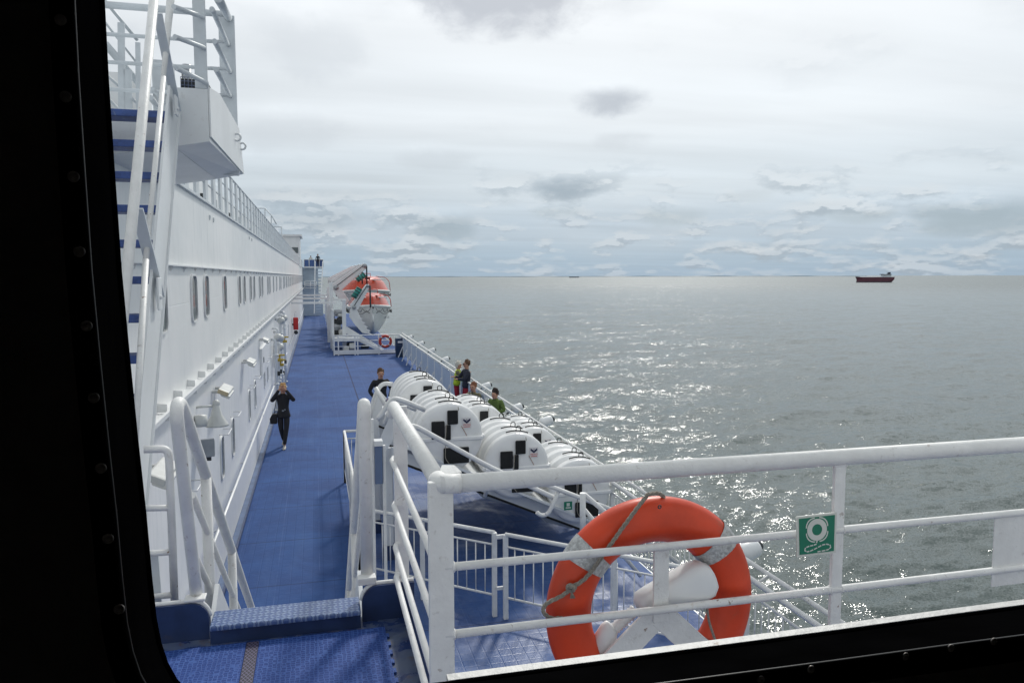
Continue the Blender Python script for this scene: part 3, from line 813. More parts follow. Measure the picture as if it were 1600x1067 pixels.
for y, z in ((25.7, -1.95), (27.3, -2.1), (28.2, -1.55), (30.8, -1.6), (26.8, -2.35)):
    mb = MB(); p = V(WX + 0.22, y, z)
    mb.lathe([(0.0, -0.12), (0.12, -0.10), (0.13, 0.0), (0.11, 0.1), (0.05, 0.16), (0.0, 0.17)], p, (0.3, -1, 0.2), 14); mb.build('ventilator', M['wallstuff'], t)
for y, z in ((27.0, -3.2), (29.0, -3.5), (31.0, -3.3), (25.6, -3.1)):
    mb = MB(); mb.box((WX + 0.22, y, z), (0.08, 0.1, 0.14)); mb.build('fitting', M['dark'], t, bevel=0.01)
t = thing('hatch_box', 'flat grey white locker door on the ship side before the pipes', 'locker', (WX + 0.05, 22.5, -3.0))
mb = MB(); mb.box2((WX, 20.6, -2.55), (WX + 0.06, 23.2, -1.85)); mb.build('door', M['wall'], t, bevel=0.01)
mb = MB(); mb.box2((WX + 0.06, 21.0, -2.25), (WX + 0.08, 21.1, -2.1)); mb.build('handle', M['metal'], t)
# red extinguisher box
p = at(462, 505, X=WX + 0.22)
t = thing('extinguisher_box', 'red fire extinguisher cabinet mounted on the ship side beyond the pipes', 'fire extinguisher', p)
mb = MB(); mb.box(p, (0.28, 0.3, 0.72)); mb.build('cabinet', M['red'], t, bevel=0.03)
mb = MB(); mb.sphere(p + V(0.0, 0, -0.52), 0.12, 10, 8); mb.build('hose_nozzle', M['dark'], t); mb = MB(); mb.box2((WX, p.y - 0.05, p.z - 0.1), (p.x, p.y + 0.05, p.z)); mb.build('bracket', M['dark'], t)

# overhead beams across the walkway
for i, (u0, v0, u1, v1, lab) in enumerate(((456, 473, 513, 476, 'nearest white beam crossing over the walkway'), (466, 466, 508, 468, 'middle white beam crossing over the walkway'), (470, 461, 506, 462, 'farthest white beam crossing over the walkway'))):
    yy = 47.0 + i * 6.5
    a = at(u0, v0, Y=yy); z = a.z
    m = MB(); m.box2((WX, yy, z - 0.06), (1.15, yy + 0.14, z + 0.06)); tag(m.build('overhead_beam', M['clean']), lab, 'beam', 'overhead beams across the walkway')

# ================================================================== STEEP LADDER up to the landing
st = thing('steep_ladder', 'steep white ladder with blue treads leading up to the landing beside the ship side', 'ladder', (-1.15, 4.0, PF))
sx = -0.92
def ly(z): return 4.85 + z * 0.655        # tread line
k = 0; z = 1.085
while z > PF + 0.1:
    mb = MB(); y = ly(z)
    mb.box2((-1.42, y, z - 0.045), (sx - 0.012, y + 0.20, z)); mb.build('tread', M['bluetread'], st, bevel=0.004)
    z -= 0.2165; k += 1
for s, xx in ((0, sx), (1, -1.435)):
    mb = MB()
    a = V(xx, ly(PF), PF); b = V(xx, ly(1.27), 1.27)
    e = V(0, 0.38, 0)
    mb.prism([a - V(0, 0.03, 0), a + e, b + e, b - V(0, 0.03, 0)], (0.012 if s else -0.012, 0, 0))
    mb.prism([a - V(0, 0.03, 0), a - V(0, 0.03, 0) + V(0, 0.012, 0), b - V(0, 0.018, 0), b - V(0, 0.03, 0)], (0.004, 0, 0))
    mb.prism([a + e - V(0, 0.012, 0), a + e, b + e, b + e - V(0, 0.012, 0)], (0.014, 0, 0))
    mb.build('stringer', M['white'], st)
hx = sx - 0.0
def hr(off): return [V(hx, ly(-1.0) + 0.02 + off[0], -1.0 + off[1]), V(hx, ly(2.6) + 0.02 + off[0], 2.6 + off[1])]
mb = MB(); a = at(189, 520, X=sx); b = at(241, 0, X=sx); d = (b - a); mb.tube([a - d * 0.35, b + d * 0.3], 0.027, 14); mb.build('handrail', M['pipe'], st)
mb = MB(); a = at(216, 600, X=sx); b = at(228, 405, X=sx); c = at(256, 120, X=sx); e = at(267, 0, X=sx)
mb.tube([a - (b - a) * 0.7, b], 0.017, 12); mb.tube([b, c], 0.016, 12); mb.tube([c, e, e + (e - c) * 0.4], [0.016, 0.026, 0.026], 12); mb.build('middle_rail', M['pipe'], st)
mb = MB()
mb.bar(at(247, 20, X=sx), at(277, 172, X=sx), 0.055, 0.012, (0, 1, 0.3)); mb.build('rail_stanchion', M['grey_and_shade'], st); mb = MB(); mb.bar(at(214, 325, X=sx), at(249, 462, X=sx + 0.0), 0.062, 0.012, (0, 1, 0.3))
mb.build('rail_stanchion', M['grey_and_shade'], st)
for (u, v, w, h) in ((249, 458, 0.10, 0.19), (276, 165, 0.10, 0.13)):
    c = at(u, v, X=sx + 0.03); mb = MB(); mb.box(c, (0.012, w, h)); mb.lathe([(0, 0.02), (0.013, 0.018), (0.013, 0)], c + V(0.0, -0.012, -0.02), (1, -0.6, 0), 6); mb.build('bolt_plate', M['white'], st, bevel=0.004)

# ================================================================== LANDING of the ladder
ld = thing('ladder_landing', 'white boxed landing with sloped grey underside at the top of the steep ladder', 'landing', (-1.1, 6.0, 0.9))
LX = -0.72
FY = 5.98
bl, br = at(165, 262, Y=FY), V(LX, FY, 0.965)
tl, tr = V(WX - 1.5, FY, 1.335), V(LX, FY, 1.335)
cy = 8.6
mb = MB()
A0 = V(-0.96, FY, 0.92); A1 = V(LX, FY, 0.965); A2 = V(LX, FY, 1.335); A3 = V(-0.96, FY, 1.335)
B0 = V(-0.96, 8.4, 0.985); B1 = V(LX, cy, 1.065); B2 = V(LX, cy, 1.335); B3 = V(-0.96, cy, 1.335)
mb._add([A0, A1, A2, A3, B0, B1, B2, B3], [(0, 1, 2, 3), (1, 5, 6, 2), (5, 4, 7, 6), (4, 0, 3, 7), (3, 2, 6, 7), (0, 4, 5, 1)])
mb.build('box_girder', M['white'], ld, bevel=0.004)
mb = MB()
mb._add([V(WX - 0.001, FY, 0.84), V(-0.962, FY, 0.92), V(-0.962, FY, 1.085), V(WX - 0.001, FY, 1.085), V(WX - 0.001, 8.4, 0.90), V(-0.962, 8.4, 0.985), V(-0.962, 8.4, 1.085), V(WX - 0.001, 8.4, 1.085)], [(0, 1, 2, 3), (1, 5, 6, 2), (5, 4, 7, 6), (4, 0, 3, 7), (3, 2, 6, 7), (0, 4, 5, 1)])
mb.build('landing_floor', M['white'], ld)
# side cheek rising to the aft post
mb = MB(); mb.prism([V(LX + 0.002, FY, 1.0), V(LX + 0.002, cy, 1.07), V(LX + 0.002, 8.2, 1.46), V(LX + 0.002, 6.6, 1.44), V(LX + 0.002, FY, 1.345)], (0.012, 0, 0)); mb.build('cheek_plate', M['white'], ld)
for u, v in ((371, 214), (379, 228)):
    c = at(u, v, X=LX + 0.03); m = MB(); m.torus(c, 0.032, 0.010, (0.2, 1, 0), 18, 8); m.build('lifting_eye', M['white'], ld)
# web plate under the landing, in shade between the treads
t = thing('landing_railing', 'pipe railing with painted-in grey shade and flat posts round the ladder landing', 'railing', (LX, 7, 1.34))
pf0 = V(LX, FY + 0.02, 1.335)
def hb(px): return None
mb = MB(); mb.box2((LX - 0.085, FY, 1.336), (LX - 0.0, FY + 0.02, 2.75)); mb.build('post', M['grey_and_shade'], t, bevel=0.003)
mb = MB(); pz = at(359, 24, Y=8.2).z; mb.box2((LX - 0.15, 8.19, 1.0), (LX + 0.0, 8.215, pz)); mb.build('post', M['grey_and_shade'], t, bevel=0.003)
mb = MB()
for v in (22, 66, 108, 149):
    a = at(358, v, Y=8.2); b = at(120, v, Y=8.2); b.z = a.z
    mb.tube([a, b], 0.034 if v == 22 else 0.019, 10)
mb.build('cross_rail', M['grey_and_shade'], t)  # shade on these rear rails is put into their greyer colour
mb = MB()
for (u0, v0, u1, v1, r) in ((341, -4, 358, 28, 0.034), (332, 14, 357, 70, 0.019), (336, 64, 360, 112, 0.019), (338, 108, 360, 150, 0.019)):
    a = at(u0, v0, Y=FY + 0.03); b = at(u1, v1, Y=8.19); mb.tube([a, b], r, 10)
mb.build('side_rail', M['grey_and_shade'], t)
mb = MB()
for (u0, v0, u1, v1) in ((272, 10, 317, 26), (274, 57, 319, 74), (276, 106, 323, 129)):
    a = at(u0, v0, Y=5.6); b = at(u1, v1, Y=FY); c = b + V(0.0, 0.02, -0.05)
    mb.tube([a, b, c], 0.017, 10)
mb.build('front_rail', M['grey_and_shade'], t)
# railing of the deck beyond, seen behind the ladder
t = thing('inner_railing', 'thin grey sloping rails and posts behind the steep ladder', 'railing', (-2.6, 9.5, 1.0))
Y0 = 9.2
mb = MB()
for (u0, v0, u1, v1, r) in ((160, -5, 215, 62, 0.018), (160, 28, 213, 96, 0.012), (165, 68, 225, 138, 0.04), (162, 112, 194, 141, 0.015), (168, 152, 186, 170, 0.015), (205, 151, 222, 170, 0.015), (236, 152, 250, 172, 0.03)):
    mb.tube([at(u0, v0, Y=Y0), at(u1, v1, Y=Y0 + 0.4)], r, 8)
mb.build('sloping_rail', M['grey_and_shade'], t)
for (u, v0, v1, w) in ((190, 35, 170, 0.07), (200, 108, 172, 0.08), (216, 66, 172, 0.05)):
    mb = MB(); a = at(u, v0, Y=Y0 + 0.1); b = at(u + 1, v1, Y=Y0 + 0.1); mb.bar(a, b, w, 0.02, (0, 1, 0)); mb.build('post', M['grey_and_shade'], t)
# white casing behind, upper left, and the funnel
t = thing('funnel_casing', 'white casing block with grey lid behind the ladder', 'casing', (-4, 16, 1))
a = at(150, 110, Y=14); b = at(228, 110, Y=14)
mb = MB(); mb.box2((a.x - 2, 14, 0.95), (b.x, 14.4, a.z)); mb.build('casing_wall', M['clean'], t)
a = at(237, 92, Y=13); b = at(270, 150, Y=13)
mb = MB(); mb.box2((a.x, 13, b.z - 0.3), (b.x, 13.3, a.z)); mb.build('casing_box', M['grey_and_shade'], t)
mb = MB(); a = at(236, 140, Y=12.9); b = at(270, 143, Y=12.9); mb.box2((a.x, 12.9, b.z), (b.x, 12.99, a.z)); mb.build('lid', M['dark'], t)
t = thing('funnel', 'dark blue latticed funnel top with exhaust pipes above the landing', 'funnel', at(304, 140, Y=30))
a = at(283, 122, Y=30); b = at(323, 122, Y=30); zb = at(300, 145, Y=30).z - 1
mb = MB(); mb.box2((a.x, 30, zb), (b.x, 33, a.z)); mb.build('casing', M['dark'], t)
mb = MB()
for i in range(8):
    x = a.x + (b.x - a.x) * i / 7; mb.tube([(x, 29.95, zb), (x, 29.95, a.z + 0.05)], 0.012, 6)
for i in range(8):
    z = a.z + 0.04 - i * 0.14; mb.tube([(a.x, 29.93, z), (b.x, 29.93, z)], 0.012, 6)
mb.build('lattice', mat('grey_blue_lattice', (0.12, 0.15, 0.24), 0.5), t)
for u, v, w in ((292, 101, 0.16), (317, 105, 0.12), (287, 104, 0.07), (312, 118, 0.1)):
    c = at(u, v, Y=31); mb = MB(); mb.lathe([(w, -1.0), (w, 0), (w * 0.8, 0), (w * 0.8, -0.3)], c, (0, 0, 1), 14); mb.build('exhaust_pipe', M['dark'] if u != 292 else M['metal'], t)
#@@FRONT
# ================================================================== COAMING AND STAIR DOWN
t = thing('platform_coaming', 'dark blue upstand with white rim along the platform edge, broken by the stair opening', 'coaming', (-0.2, 3.6, PF))
zt = -1.452
def coam(x0, x1, side):
    poly = [(x0, zt), (x1, zt)] if side > 0 else [(x1, zt), (x0, zt)]
    # side 0: left piece ends (curving down) at x1 ; side 1: right piece begins at x0
    m = MB(); n = 6; r = 0.075
    if side == 0:
        pts = [V(x0, 3.56, PF), V(x0, 3.56, zt)] + [V(x1 - r + r * math.sin(PI / 2 * k / n), 3.56, zt - r + r * math.cos(PI / 2 * k / n)) for k in range(n + 1)] + [V(x1, 3.56, PF)]
    else:
        pts = [V(x0, 3.56, PF)] + [V(x0 + r - r * math.cos(PI / 2 * k / n), 3.56, zt - r + r * math.sin(PI / 2 * k / n)) for k in range(n + 1)] + [V(x1, 3.56, zt), V(x1, 3.56, PF)]
    m.prism(pts, (0, 0.05, 0)); m.build('upstand', M['bluedark'], t)
    m2 = MB(); rim = [p + V(0, 0.025, 0.004) for p in pts[1:-1]]
    m2.tube(rim, 0.011, 8); m2.build('rim', M['pipe'], t)
coam(WX + 0.0, -0.50, 0); coam(0.175, 0.42, 1)
mb = MB(); mb.prism([V(0.37, 3.56, PF), V(0.37, 2.3, PF), V(0.37, 2.3, zt), V(0.37, 3.56, zt)], (0.012, 0, 0)); mb.build('upstand', M['bluedark'], t)
# patches of weld / footings
mb = MB(); mb.box((0.20, 3.60, zt + 0.02), (0.085, 0.06, 0.035)); mb.build('foot_plate', M['pipe'], t, bevel=0.004); mb = MB(); mb.box((-0.56, 3.60, zt + 0.012), (0.09, 0.07, 0.012)); mb.build('foot_plate', M['pipe'], t, bevel=0.004)

stair = thing('companion_stair', 'blue stair with white pipe handrails leading from the platform down to the walkway', 'stairs', (-0.17, 5.4, D))
mb = MB(); mb.prism([V(-0.49, 3.48, -1.555), V(0.165, 3.48, -1.555), V(0.165, 3.50, -1.535), V(0.165, 3.82, -1.53), V(-0.49, 3.82, -1.53), V(-0.49, 3.50, -1.535)][0:2] + [V(0.165, 3.48, -1.53), V(-0.49, 3.48, -1.53)], (0, 0.17, 0)); mb.build('top_step', M['diamond'], stair, bevel=0.008)
mb = MB(); mb.box2((-0.49, 3.50, PF), (0.165, 3.56, -1.557)); mb.build('riser', M['bluedark'], stair)
ns = 13
for i in range(1, ns):
    z = -1.53 - i * (2.81 / ns); y = 3.70 + (i - 1) * 0.28
    mb = MB(); mb.box2((-0.49, y - 0.02, z - 0.03), (0.165, y + 0.26, z)); mb.build('step', M['diamond'], stair)
for xx in (-0.515, 0.17):
    mb = MB(); mb.prism([V(xx, 3.62, -1.62), V(xx, 3.62, -1.9), V(xx, 7.1, D), V(xx, 7.5, D), V(xx, 3.9, -1.5)], (0.02, 0, 0)); mb.build('stringer', M['white'], stair)
# left handrail: tall hoop then sloping rail
lx = -0.56
a = at(278, 650, X=lx); mb = MB()
slope = lambda y: -0.585 - (y - 3.50) * 0.742
top = [V(lx, 3.64, -1.46), V(lx, 3.56, -1.25), V(lx, 3.33, -0.62), V(lx, 3.31, -0.56), V(lx, 3.34, -0.515), V(lx, 3.40, -0.52), V(lx, 3.50, slope(3.5)), V(lx, 7.6, slope(7.6))]
mb.tube(smooth_path(top, 0.05, 4), 0.027, 14); mb.build('handrail', M['pipe'], stair)
mb = MB()
for dz in (0.30, 0.58): mb.tube([V(lx, 3.62, slope(3.62) - dz), V(lx, 7.6, slope(7.6) - dz)], 0.016, 10)
mb.build('middle_rail', M['pipe'], stair)
for y in (4.05, 5.05, 6.2, 7.4):
    mb = MB(); mb.tube([V(lx, y, slope(y)), V(lx, y, slope(y) - 1.02)], 0.026, 12); mb.build('stanchion', M['pipe'], stair)
rx = 0.205
top = [V(rx, 3.64, -1.44), V(rx, 3.62, -0.72), V(rx, 3.62, -0.60), V(rx, 3.66, -0.60), V(rx, 3.75, -0.70), V(rx, 7.6, -0.70 - 3.85 * 0.742)]
mb = MB(); mb.tube(smooth_path(top, 0.06, 4), 0.030, 14); mb.build('handrail', M['pipe'], stair)
mb = MB(); mb.tube([V(rx, 3.8, -1.05), V(rx, 7.6, -1.05 - 3.8 * 0.742)], 0.016, 10); mb.build('middle_rail', M['pipe'], stair)
for y in (5.05, 6.2, 7.4):
    mb = MB(); mb.tube([V(rx, y, -0.70 - (y - 3.75) * 0.742), V(rx, y, -1.7 - (y - 3.75) * 0.742)], 0.022, 12); mb.build('stanchion', M['pipe'], stair)

# ladder-like upright frame at lower left
t = thing('rung_ladder', 'small white rung ladder between the steep ladder foot and the looped handrail', 'ladder', (-0.95, 3.75, PF))
YF = 3.78
mb = MB(); mb.tube(smooth_path([at(225, 701, Y=YF), at(262, 700, Y=YF), at(264, 720, Y=YF), at(272, 940, Y=YF)], 0.03), 0.018, 10)
mb.build('side_pipe', M['pipe'], t)
for v0, v1 in ((792, 792), (863, 861), (931, 928)):
    mb = MB(); mb.tube([at(225, v0 + 1, Y=YF), at(270, v1, Y=YF)], 0.015, 8); mb.build('rung', M['pipe'], t)
mb = MB(); mb.bar(at(239, 860, Y=YF + 0.05), at(245, 948, Y=YF + 0.05), 0.04, 0.015, (0, 1, 0)); mb.build('upright', M['grey_and_shade'], t)

# ================================================================== FRONT GUARD RAIL
Xc = 0.34; GY = 2.20
g = thing('front_guard_rail', 'thick white pipe guard rail running across the front of the platform', 'railing', (1.6, GY, PF))
zT, zM, zL, zL2 = -0.610, -0.862, -1.070, -1.30
mb = MB(); mb.tube([V(Xc, GY, zT), V(5.2, GY, zT)], 0.0275, 18); mb.build('top_rail', M['pipe'], g)
mb = MB()
for z in (zM, zL, zL2): mb.tube([V(Xc + 0.01, GY, z), V(5.2, GY, z)], 0.0128, 12)
mb.build('middle_rail', M['pipe'], g)
mb = MB(); mb.box2((Xc - 0.037, GY - 0.012, PF), (Xc + 0.037, GY + 0.012, zT + 0.01)); mb.build('post', M['pipe'], g, bevel=0.003)
for px_ in (1310, 2100):
    p = at(px_, 760, Y=GY); mb = MB(); mb.box2((p.x - 0.021, GY - 0.008, PF), (p.x + 0.021, GY + 0.008, zT)); mb.build('post', M['pipe'], g, bevel=0.003)
p0 = at(1547, 812, Y=GY + 0.02)
mb = MB(); mb.box2((p0.x, GY + 0.0, at(1547, 918, Y=GY).z), (p0.x + 0.34, GY + 0.004, zM)); mb.build('infill_plate', M['pipe'], g)
# corner: welded elbow and gusset
mb = MB(); mb.tube(smooth_path([V(Xc + 0.06, GY, zT), V(Xc, GY, zT), V(Xc, GY + 0.05, zT)], 0.03, 5), 0.0295, 16)
mb.prism([V(Xc - 0.0, GY + 0.04, zT + 0.012), V(Xc + 0.07, GY + 0.03, zT + 0.02), V(Xc + 0.055, GY + 0.07, zT + 0.032), V(Xc + 0.02, GY + 0.09, zT + 0.03)], (0, 0, 0.006)); mb.build('corner_elbow', M['pipe'], g)
for z_ in (zM, zL):
    mb = MB(); mb.torus((Xc + 0.037, GY, z_), 0.0135, 0.0045, (1, 0, 0), 14, 6); mb.build('weld_bead', M['pipe'], g)
for px_ in (1310,):
    for z_ in (zM, zL):
        p = at(px_, 760, Y=GY)
        for sg_ in (-1, 1):
            mb = MB(); mb.torus((p.x + sg_ * 0.0215, GY, z_), 0.0132, 0.0035, (1, 0, 0), 12, 6); mb.build('weld_bead', M['pipe'], g)
    mb = MB(); mb.box((p.x, GY, zT - 0.027), (0.055, 0.022, 0.012)); mb.build('weld_bead', M['pipe'], g, bevel=0.005)
# side run of the rail, going away from the corner
g2 = thing('side_guard_rail', 'white pipe guard rail running away from the corner post beside the stair head', 'railing', (Xc, 3.0, PF))
mb = MB(); mb.tube(smooth_path([V(Xc, GY + 0.03, zT), V(Xc, 3.62, zT), V(Xc, 3.66, zT - 0.05)], 0.03), 0.0275, 18); mb.build('top_rail', M['pipe'], g2)
for z, ye in ((-0.885, 3.78), (-1.09, 3.72), (-1.28, 3.68), (-1.42, 3.66)):
    mb = MB(); zz = z; mb.tube(smooth_path([V(Xc - 0.005, GY + 0.02, zz + 0.01), V(Xc - 0.005, ye - 0.1, zz), V(Xc + 0.01, ye - 0.05, zz - 0.0)], 0.02), 0.0128, 12); mb.sphere(V(Xc - 0.003, ye - 0.1, zz), 0.014, 10, 6); mb.build('middle_rail', M['pipe'], g2)
mb = MB(); mb.box2((Xc - 0.003, 3.60, PF), (Xc + 0.062, 3.62, zT)); mb.build('post', M['pipe'], g2, bevel=0.003)

# support bracket that carries the lifebuoy
t = thing('lifebuoy_bracket', 'white Y-shaped bracket below the guard rail that holds the orange lifebuoy', 'bracket', (1.12, GY + 0.02, PF))
c0 = at(1033, 855, Y=GY + 0.02); c1 = at(1030, 962, Y=GY + 0.02)
mb = MB(); mb.box2((c0.x - 0.026, GY + 0.016, zL - 0.05), (c0.x + 0.026, GY + 0.028, zM)); mb.build('upright', M['pipe'], t, bevel=0.002)
for sx_ in (-1, 1):
    mb = MB(); mb.bar(V(c0.x + sx_ * 0.005, GY + 0.03, zL - 0.03), V(c0.x + sx_ * 0.21, GY + 0.05, zL - 0.23), 0.085, 0.012, (0, 1, 0)); mb.build('strut', M['pipe'], t, bevel=0.002)

# ================================================================== LIFEBUOY
cb = at(1017, 944, Y=GY + 0.10)
lb = thing('lifebuoy', 'large orange lifebuoy with grey tape and knotted rope hanging on the front rail', 'lifebuoy', cb)
RO, RT = 0.293, 0.075
def ring_pt(a, rr=RO, off=0.0, dy=0.0): return cb + V(math.cos(a) * (rr + off), dy, math.sin(a) * (rr + off))
mb = MB()
rings = []
for i in range(96):
    a = 2 * PI * i / 96
    cc = ring_pt(a); er = V(math.cos(a), 0, math.sin(a)); ey = V(0, 1, 0)
    rings.append([cc + er * (0.076 * (abs(math.cos(b)) ** 0.9) * (1 if math.cos(b) > 0 else -1)) + ey * (0.052 * math.sin(b)) for b in [2 * PI * k / 20 for k in range(20)]])
rings.append(rings[0])
mb.loft(rings, True, False); mb.build('ring', M['ring'], lb)
for adeg in (141, 40, 221, 320):
    a = R(adeg); mb = MB(); rg = []
    for k in range(7):
        aa = a + R(-6.2 + 12.4 * k / 6)
        er = V(math.cos(aa), 0, math.sin(aa)); cc = ring_pt(aa)
        rg.append([cc + er * (0.0785 * (abs(math.cos(b)) ** 0.9) * (1 if math.cos(b) > 0 else -1)) + V(0, 1, 0) * (0.0545 * math.sin(b)) for b in [2 * PI * q / 20 for q in range(20)]])
    mb.loft(rg, True, False); mb.build('tape_band', M['tape'], lb)
# rope (twisted) from the top eye down to the knot and round the left edge
def rope(pts, r, name, par, m, twist=2):
    pts = smooth_path(pts, 0.05, 5)
    # resample
    out = [pts[0]]; step = r * 0.55
    for a, b in zip(pts, pts[1:]):
        L = (b - a).length; n = max(1, int(L / step))
        for k in range(1, n + 1): out.append(a + (b - a) * k / n)
    mb = MB()
    for s in range(twist):
        sp = []
        for i, p in enumerate(out):
            tdir = (out[min(i + 1, len(out) - 1)] - out[max(i - 1, 0)]).normalized()
            up = V(0, 1, 0); sd = tdir.cross(up).normalized(); u2 = sd.cross(tdir)
            ang = i * 0.42 + s * 2 * PI / twist
            sp.append(p + (sd * math.cos(ang) + u2 * math.sin(ang)) * r * 0.45)
        mb.tube(sp, r * 0.62, 6)
    return mb.build(name, m, par)
yf = GY + 0.035
P_ = lambda u, v, dy=0.0: at(u, v, Y=yf + dy)
rope([P_(1012, 772, 0.02), P_(990, 800), P_(945, 862, -0.005), P_(915, 905, -0.005), P_(892, 917)], 0.0068, 'rope', lb, M['rope'], 3)
rope([P_(892, 919), P_(876, 932, 0.0), P_(851, 942, 0.0), P_(846, 956, 0.01), P_(862, 968, 0.01), P_(885, 962, 0.03)], 0.0068, 'rope', lb, M['rope'], 3)
rope([P_(1012, 773, 0.02), P_(1026, 769, 0.04), P_(1038, 776, 0.06), P_(1036, 792, 0.05)], 0.0068, 'rope', lb, M['rope'], 3)
mb = MB()
c = P_(892, 918, -0.004)
for k, (ax, rr) in enumerate((((0.3, 1, 0.2), 0.014), ((1, 0.4, 0.3), 0.014), ((0.2, 0.5, 1), 0.013))): mb.torus(c + V(0.003 * k - 0.003, 0, 0), rr * 0.75, 0.006, ax, 14, 6)
for q in range(6): mb.tube([c + V(0, 0, -0.01), c + V(-0.004 + 0.003 * q, -0.002, -0.034)], 0.0016, 4)
mb.build('knot', M['rope'], lb)
mb = MB(); mb.torus(P_(1030, 792, -0.002), 0.005, 0.0022, (0, 1, 0), 12, 6); mb.build('eyelet', M['dark'], lb)
# thin lines down the right side
mb = MB(); mb.tube(smooth_path([P_(1110, 895, 0), P_(1096, 890), P_(1092, 905), P_(1098, 935)], 0.03), 0.0024, 6); mb.build('cord', M['brownrope'], lb)
mb = MB(); mb.tube(smooth_path([P_(1103, 940), P_(1106, 970), P_(1120, 1010), P_(1124, 1035, 0.0)], 0.03), 0.0045, 8); mb.build('cord', M['rope'], lb)

# white smoke / light float clamped through the ring
fl = thing('marker_light_float', 'white plastic signal float with ribbed neck lying across the lifebuoy', 'signal float', at(1040, 925, Y=GY + 0.09))
a = at(1096, 905, Y=GY + 0.055); b = at(1010, 941, Y=GY + 0.09); c = at(992, 952, Y=GY + 0.09); d = at(955, 986, Y=GY + 0.09); e = at(938, 1008, Y=GY + 0.09)
mb = MB(); ax = (b - a).normalized(); up = V(0, 0, 1); u2 = (up - ax * up.dot(ax)).normalized(); w2 = V(0, 1, 0)
L = (b - a).length
def sect(t, hw, hd): return [a + ax * (t * L) + u2 * (hw * math.copysign(abs(math.cos(q)) ** 0.6, math.cos(q))) + w2 * (hd * math.copysign(abs(math.sin(q)) ** 0.6, math.sin(q))) for q in [2 * PI * k / 20 for k in range(20)]]
mb.loft([sect(-0.20, 0.015, 0.02), sect(-0.17, 0.042, 0.032), sect(-0.06, 0.062, 0.042), sect(0.12, 0.067, 0.045), sect(0.9, 0.047, 0.04), sect(1.10, 0.040, 0.036), sect(1.18, 0.018, 0.02)])
mb.build('body', M['clean'], fl)
mb = MB(); pr = []
L2 = (d - c).length; ax2 = (d - c).normalized()
for k in range(19): pr.append((0.021 if k % 2 else 0.0165, L2 * k / 18))
mb.lathe(pr, c, ax2, 14); mb.build('ribbed_neck', M['clean'], fl)
mb = MB(); mb.loft([[d + (e - d) * tt + u2 * (hw * math.cos(q)) + w2 * (0.024 * math.sin(q)) for q in [2 * PI * k / 16 for k in range(16)]] for tt, hw in ((-0.15, 0.022), (0.05, 0.044), (0.5, 0.05), (1.4, 0.042))]); mb.build('base_cup', M['clean'], fl)

# ================================================================== GREEN SIGN
sg = thing('lifebuoy_sign', 'green square sign with white lifebuoy and line symbol on the rail post', 'sign', at(1276, 836, Y=GY - 0.03))
SY = GY - 0.03
q = [at(1244, 808, Y=SY), at(1307, 801, Y=SY), at(1305, 864, Y=SY), at(1245, 871, Y=SY)]
mb = MB(); mb.prism(q, (0, 0.004, 0)); mb.build('backing', M['signwhite'], sg)
cc = (q[0] + q[1] + q[2] + q[3]) / 4
qi = [cc + (p - cc) * 0.89 for p in q]
mb = MB(); mb.prism([p - V(0, 0.0015, 0) for p in qi], (0, 0.0014, 0)); mb.build('green_face', M['green'], sg)
W = (q[1] - q[0]).length
ex = (q[1] - q[0]).normalized(); ez = (q[0] - q[3]).normalized()
def S(x, z): return cc + ex * (x * W) + ez * (z * W) - V(0, 0.0022, 0)
mb = MB(); cx_, cz_ = 0.0, 0.12
n = 40
ro, ri = 0.245, 0.125
mb._add([S(cx_ + ro * math.cos(2 * PI * k / n), cz_ + ro * math.sin(2 * PI * k / n)) for k in range(n)] + [S(cx_ + ri * math.cos(2 * PI * k / n), cz_ + ri * math.sin(2 * PI * k / n)) for k in range(n)],
        [(k, (k + 1) % n, n + (k + 1) % n, n + k) for k in range(n)])
for adeg in (45, 135, 225, 315):   # loops at the corners
    pts_o = []; pts_i = []
    for k in range(9):
        a = R(adeg - 33 + 66 * k / 8)
        bul = 0.285 + 0.02 * math.sin(PI * k / 8)
        pts_o.append(S(cx_ + bul * math.cos(a), cz_ + bul * math.sin(a))); pts_i.append(S(cx_ + (bul - 0.028) * math.cos(a), cz_ + (bul - 0.028) * math.sin(a)))
    mb._add(pts_o + pts_i, [(k, k + 1, 9 + k + 1, 9 + k) for k in range(8)])
def dash(p, q_, w=0.030):
    dx, dz = q_[0] - p[0], q_[1] - p[1]; l = math.hypot(dx, dz); nx, nz = -dz / l * w / 2, dx / l * w / 2
    mb._add([S(p[0] + nx, p[1] + nz), S(q_[0] + nx, q_[1] + nz), S(q_[0] - nx, q_[1] - nz), S(p[0] - nx, p[1] - nz)], [(0, 1, 2, 3)])
dash((0.0, -0.12), (-0.02, -0.175))
path = []
for k in range(61):
    tt = k / 60
    if tt < 0.5: a = tt * 2; path.append((-0.02 - 0.30 * math.sin(a * PI * 0.5) - 0.0, -0.19 - 0.05 * (1 - math.cos(a * PI)) ))
path = [(-0.02, -0.20), (-0.10, -0.215), (-0.20, -0.225), (-0.29, -0.25), (-0.32, -0.30), (-0.27, -0.345), (-0.18, -0.34), (-0.08, -0.31), (0.02, -0.275), (0.12, -0.235), (0.22, -0.225), (0.31, -0.25), (0.34, -0.30), (0.29, -0.35), (0.20, -0.365), (0.08, -0.37), (-0.02, -0.375)]
for a, b in zip(path, path[1:]):
    m_ = (a[0] * 0.22 + b[0] * 0.78, a[1] * 0.22 + b[1] * 0.78); dash(a, m_, 0.028)
mb.build('symbol', M['signwhite'], sg, fix=False)
